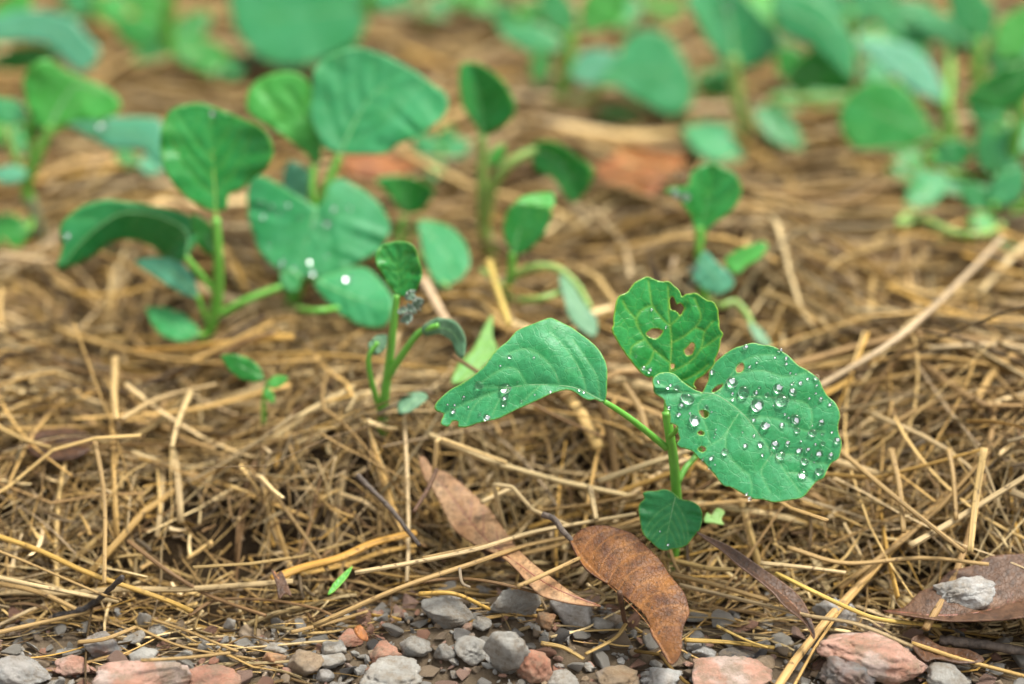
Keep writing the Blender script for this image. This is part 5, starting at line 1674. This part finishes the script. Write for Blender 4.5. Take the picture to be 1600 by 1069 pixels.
rock(853, 970, 32, 34, 's_orange', 'small orange pebble between the two grey stones')
rock(940, 976, 36, 24, 's_grey', 'small smooth grey pebble right of the rough stone')
rock(735, 1012, 52, 50, 's_grey', 'grey stone in the front heap, below the flat-topped stone')
rock(695, 1018, 36, 40, 's_grey', 'narrow grey pebble in the front heap')
rock(790, 1020, 74, 96, 's_grey', 'tall blurred grey stone in the front heap', depth=0.6, tilt=0.3, hk=0.95)
rock(838, 1040, 66, 66, 's_red', 'blurred salmon stone in front of the tall grey stone', depth=0.7, tilt=0.5)
rock(880, 1062, 50, 34, 's_grey', 'blurred grey stone at the foot of the salmon stone')
rock(752, 975, 34, 26, 's_grey', 'dark grey pebble wedged behind the front heap')
rock(1153, 1028, 62, 34, 's_dark', 'dark blue-black stone right of the brown leaf tip', planes=9)
rock(1100, 1018, 40, 24, 's_greyw', 'white-grey pebble beside the brown leaf tip')
rock(1085, 1008, 26, 20, 's_greyw', 'small pale pebble tight against the brown leaf tip')
rock(1192, 1036, 40, 26, 's_tan', 'tan pebble between the dark stone and the pink rock')
rock(1365, 1022, 190, 96, 's_pink', 'large pink rock with white top at the lower right', depth=0.6, tilt=0.22, planes=12, sub=5, rough=0.04)
rock(1325, 1052, 92, 60, 's_mix', 'mottled pink stone in front of the large pink rock', depth=0.7)
rock(1306, 956, 74, 62, 's_greyw', 'white and grey stone behind the large pink rock', tilt=0.5, rough=0.05)
rock(1508, 924, 98, 58, 's_greyw', 'whitish grey stone lying on the large dead leaf', lift=0.010, depth=0.6, tilt=-0.12)
rock(1145, 1062, 130, 30, 's_pink', 'low pink stone at the bottom edge below the dark stone')
rock(1255, 1018, 36, 40, 's_grey', 'grey stone wedged against the left of the large pink rock')
rock(1480, 1058, 70, 44, 's_grey', 'grey stone at the right foot of the large pink rock')
rock(1033, 1062, 70, 30, 's_greyw', 'pale blurred stone at the bottom edge under the brown leaf tip')
rock(965, 1058, 70, 34, 's_tan', 'tan blurred stone at the bottom edge, below the dark standing stick')

# small pebbles: angular chips, one mesh per shape, many objects
def chip(npts, flatness):
    import bmesh
    bm = bmesh.new()
    d = rng.normal(size=(npts, 3))
    d /= np.linalg.norm(d, axis=1)[:, None]
    d *= rng.uniform(0.75, 1.1, (npts, 1))
    for q in d:
        bm.verts.new((q[0], q[1] * rng.uniform(0.7, 0.9), q[2] * flatness))
    r = bmesh.ops.convex_hull(bm, input=bm.verts)
    bmesh.ops.delete(bm, geom=[g for g in r['geom_interior'] if isinstance(g, bmesh.types.BMVert)], context='VERTS')
    bmesh.ops.bevel(bm, geom=list(bm.edges), offset=0.07, segments=1, affect='EDGES', clamp_overlap=True)
    bmesh.ops.triangulate(bm, faces=list(bm.faces))
    bm.verts.ensure_lookup_table()
    V = np.array([v.co[:] for v in bm.verts])
    F = [tuple(v.index for v in f.verts) for f in bm.faces]
    bm.free()
    return V, F


PEB = [chip(int(rng.integers(9, 14)), rng.uniform(0.4, 0.8)) for k in range(16)]
kinds = [('s_grey', 'grey', 0.38), ('s_greyw', 'whitish', 0.13), ('s_pink', 'pink', 0.15), ('s_red', 'reddish', 0.11), ('s_tan', 'tan', 0.18), ('s_dark', 'dark', 0.05)]
PM = {(k, kk[0]): mesh_from('pebble', PEB[k][0], PEB[k][1], M[kk[0]], False) for k in range(16) for kk in kinds}
PMARK = [(40, 1000, 'above the flat grey corner stone'), (110, 985, 'left of the mottled stone'), (250, 1000, 'right of the mottled stone'), (310, 1020, 'above the big pink stone'), (380, 1000, 'near the lip of the hollow'),
         (440, 1060, 'left of the tan stone'), (540, 1050, 'right of the tan stone'), (480, 985, 'above the tan stone'), (600, 985, 'above the long salmon pebble'), (670, 1055, 'below the rounded grey stone'),
         (640, 960, 'just left of the flat-topped grey stone'), (590, 965, 'below the end of the long tan straw'), (560, 1020, 'left of the long salmon pebble'), (690, 985, 'in front of the flat-topped grey stone'), (730, 1050, 'in the front heap'), (900, 1010, 'below the rough stone'), (930, 1040, 'by the tan blurred bottom stone'), (1010, 1000, 'left of the brown leaf tip'),
         (1090, 1035, 'right of the brown leaf tip'), (1170, 1000, 'above the dark stone'), (1220, 1050, 'left of the large pink rock'), (1430, 1050, 'right of the large pink rock'), (1550, 1050, 'in the bottom right corner'),
         (820, 980, 'between the upright and tall grey stones')]
taken = list(ROCKS)
radii = sorted((0.0016 + 0.0042 * rng.random(290) ** 1.7), reverse=True)
for r in radii:
    for _ in range(60):
        px = rng.normal(780, 180) if rng.random() < 0.5 else rng.uniform(-20, 1620)
        py = rng.uniform(930, 1085)
        g = at_z(px, py, 0)
        e = float(np.interp(g[0], EX, EY))
        if not -20 < px < 1620 or g[1] > e + 0.003:
            continue
        if all((g[0] - q[0]) ** 2 + (g[1] - q[1]) ** 2 > ((r + q[2]) * 0.72) ** 2 for q in taken):
            break
    else:
        continue
    taken.append((g[0], g[1], r))
    kk = kinds[rng.choice(6, p=[a[2] for a in kinds])]
    o = link('pebble', PM[(int(rng.integers(16)), kk[0])])
    o.location = (g[0], g[1], float(terrain(g[0], g[1])) + r * 0.12)
    o.scale = (r, r, r)
    o.rotation_euler = (rng.normal(0, 0.35), rng.normal(0, 0.35), rng.uniform(0, 6.28))
    qx, qy = project(o.location)
    mk = min(PMARK, key=lambda t: (t[0] - qx) ** 2 + (2 * (t[1] - qy)) ** 2)[2]
    size = 'small' if r > 0.0034 else ('tiny' if r < 0.0021 else 'little')
    pending.append((o, '%s %s pebble %s' % (size, kk[1], mk), 'pebble', 'pebbles in the gravel strip', qx))
settle_labels()
# uncountable grit around them, running on outside the frame
for kk in kinds:
    D, F0 = ICO[1]
    Vs, Fs, of = [], [], 0
    n = int(19000 * kk[2])
    while n > 0:
        x, y = rng.uniform(-0.45, 0.42), rng.uniform(-0.30, 0.06)
        if y > float(np.interp(x, EX, EY)) + rng.normal(0.003, 0.008):
            continue
        inframe = -0.22 < x < 0.16 and y > -0.085
        r = (0.0004 + 0.0017 * rng.random() ** 2.0) if inframe else (0.0008 + 0.005 * rng.random() ** 3)
        q = rng.normal(size=(3, 3)) * 0.28 + np.eye(3)
        V = (D * rng.uniform(0.75, 1.1, (len(D), 1))) @ q * r * np.array([1, 1, 0.7])
        Vs.append(V + np.array([x, y, float(terrain(x, y)) + r * 0.25]))
        Fs.extend([tuple(a + of for a in f) for f in F0])
        of += len(D)
        n -= 1
    o = link('gravel', mesh_from('gravel', np.vstack(Vs), Fs, M[kk[0]], False))
    tag(o, 'fine %s grit scattered over the muddy strip' % kk[1], 'gravel', kind='stuff')
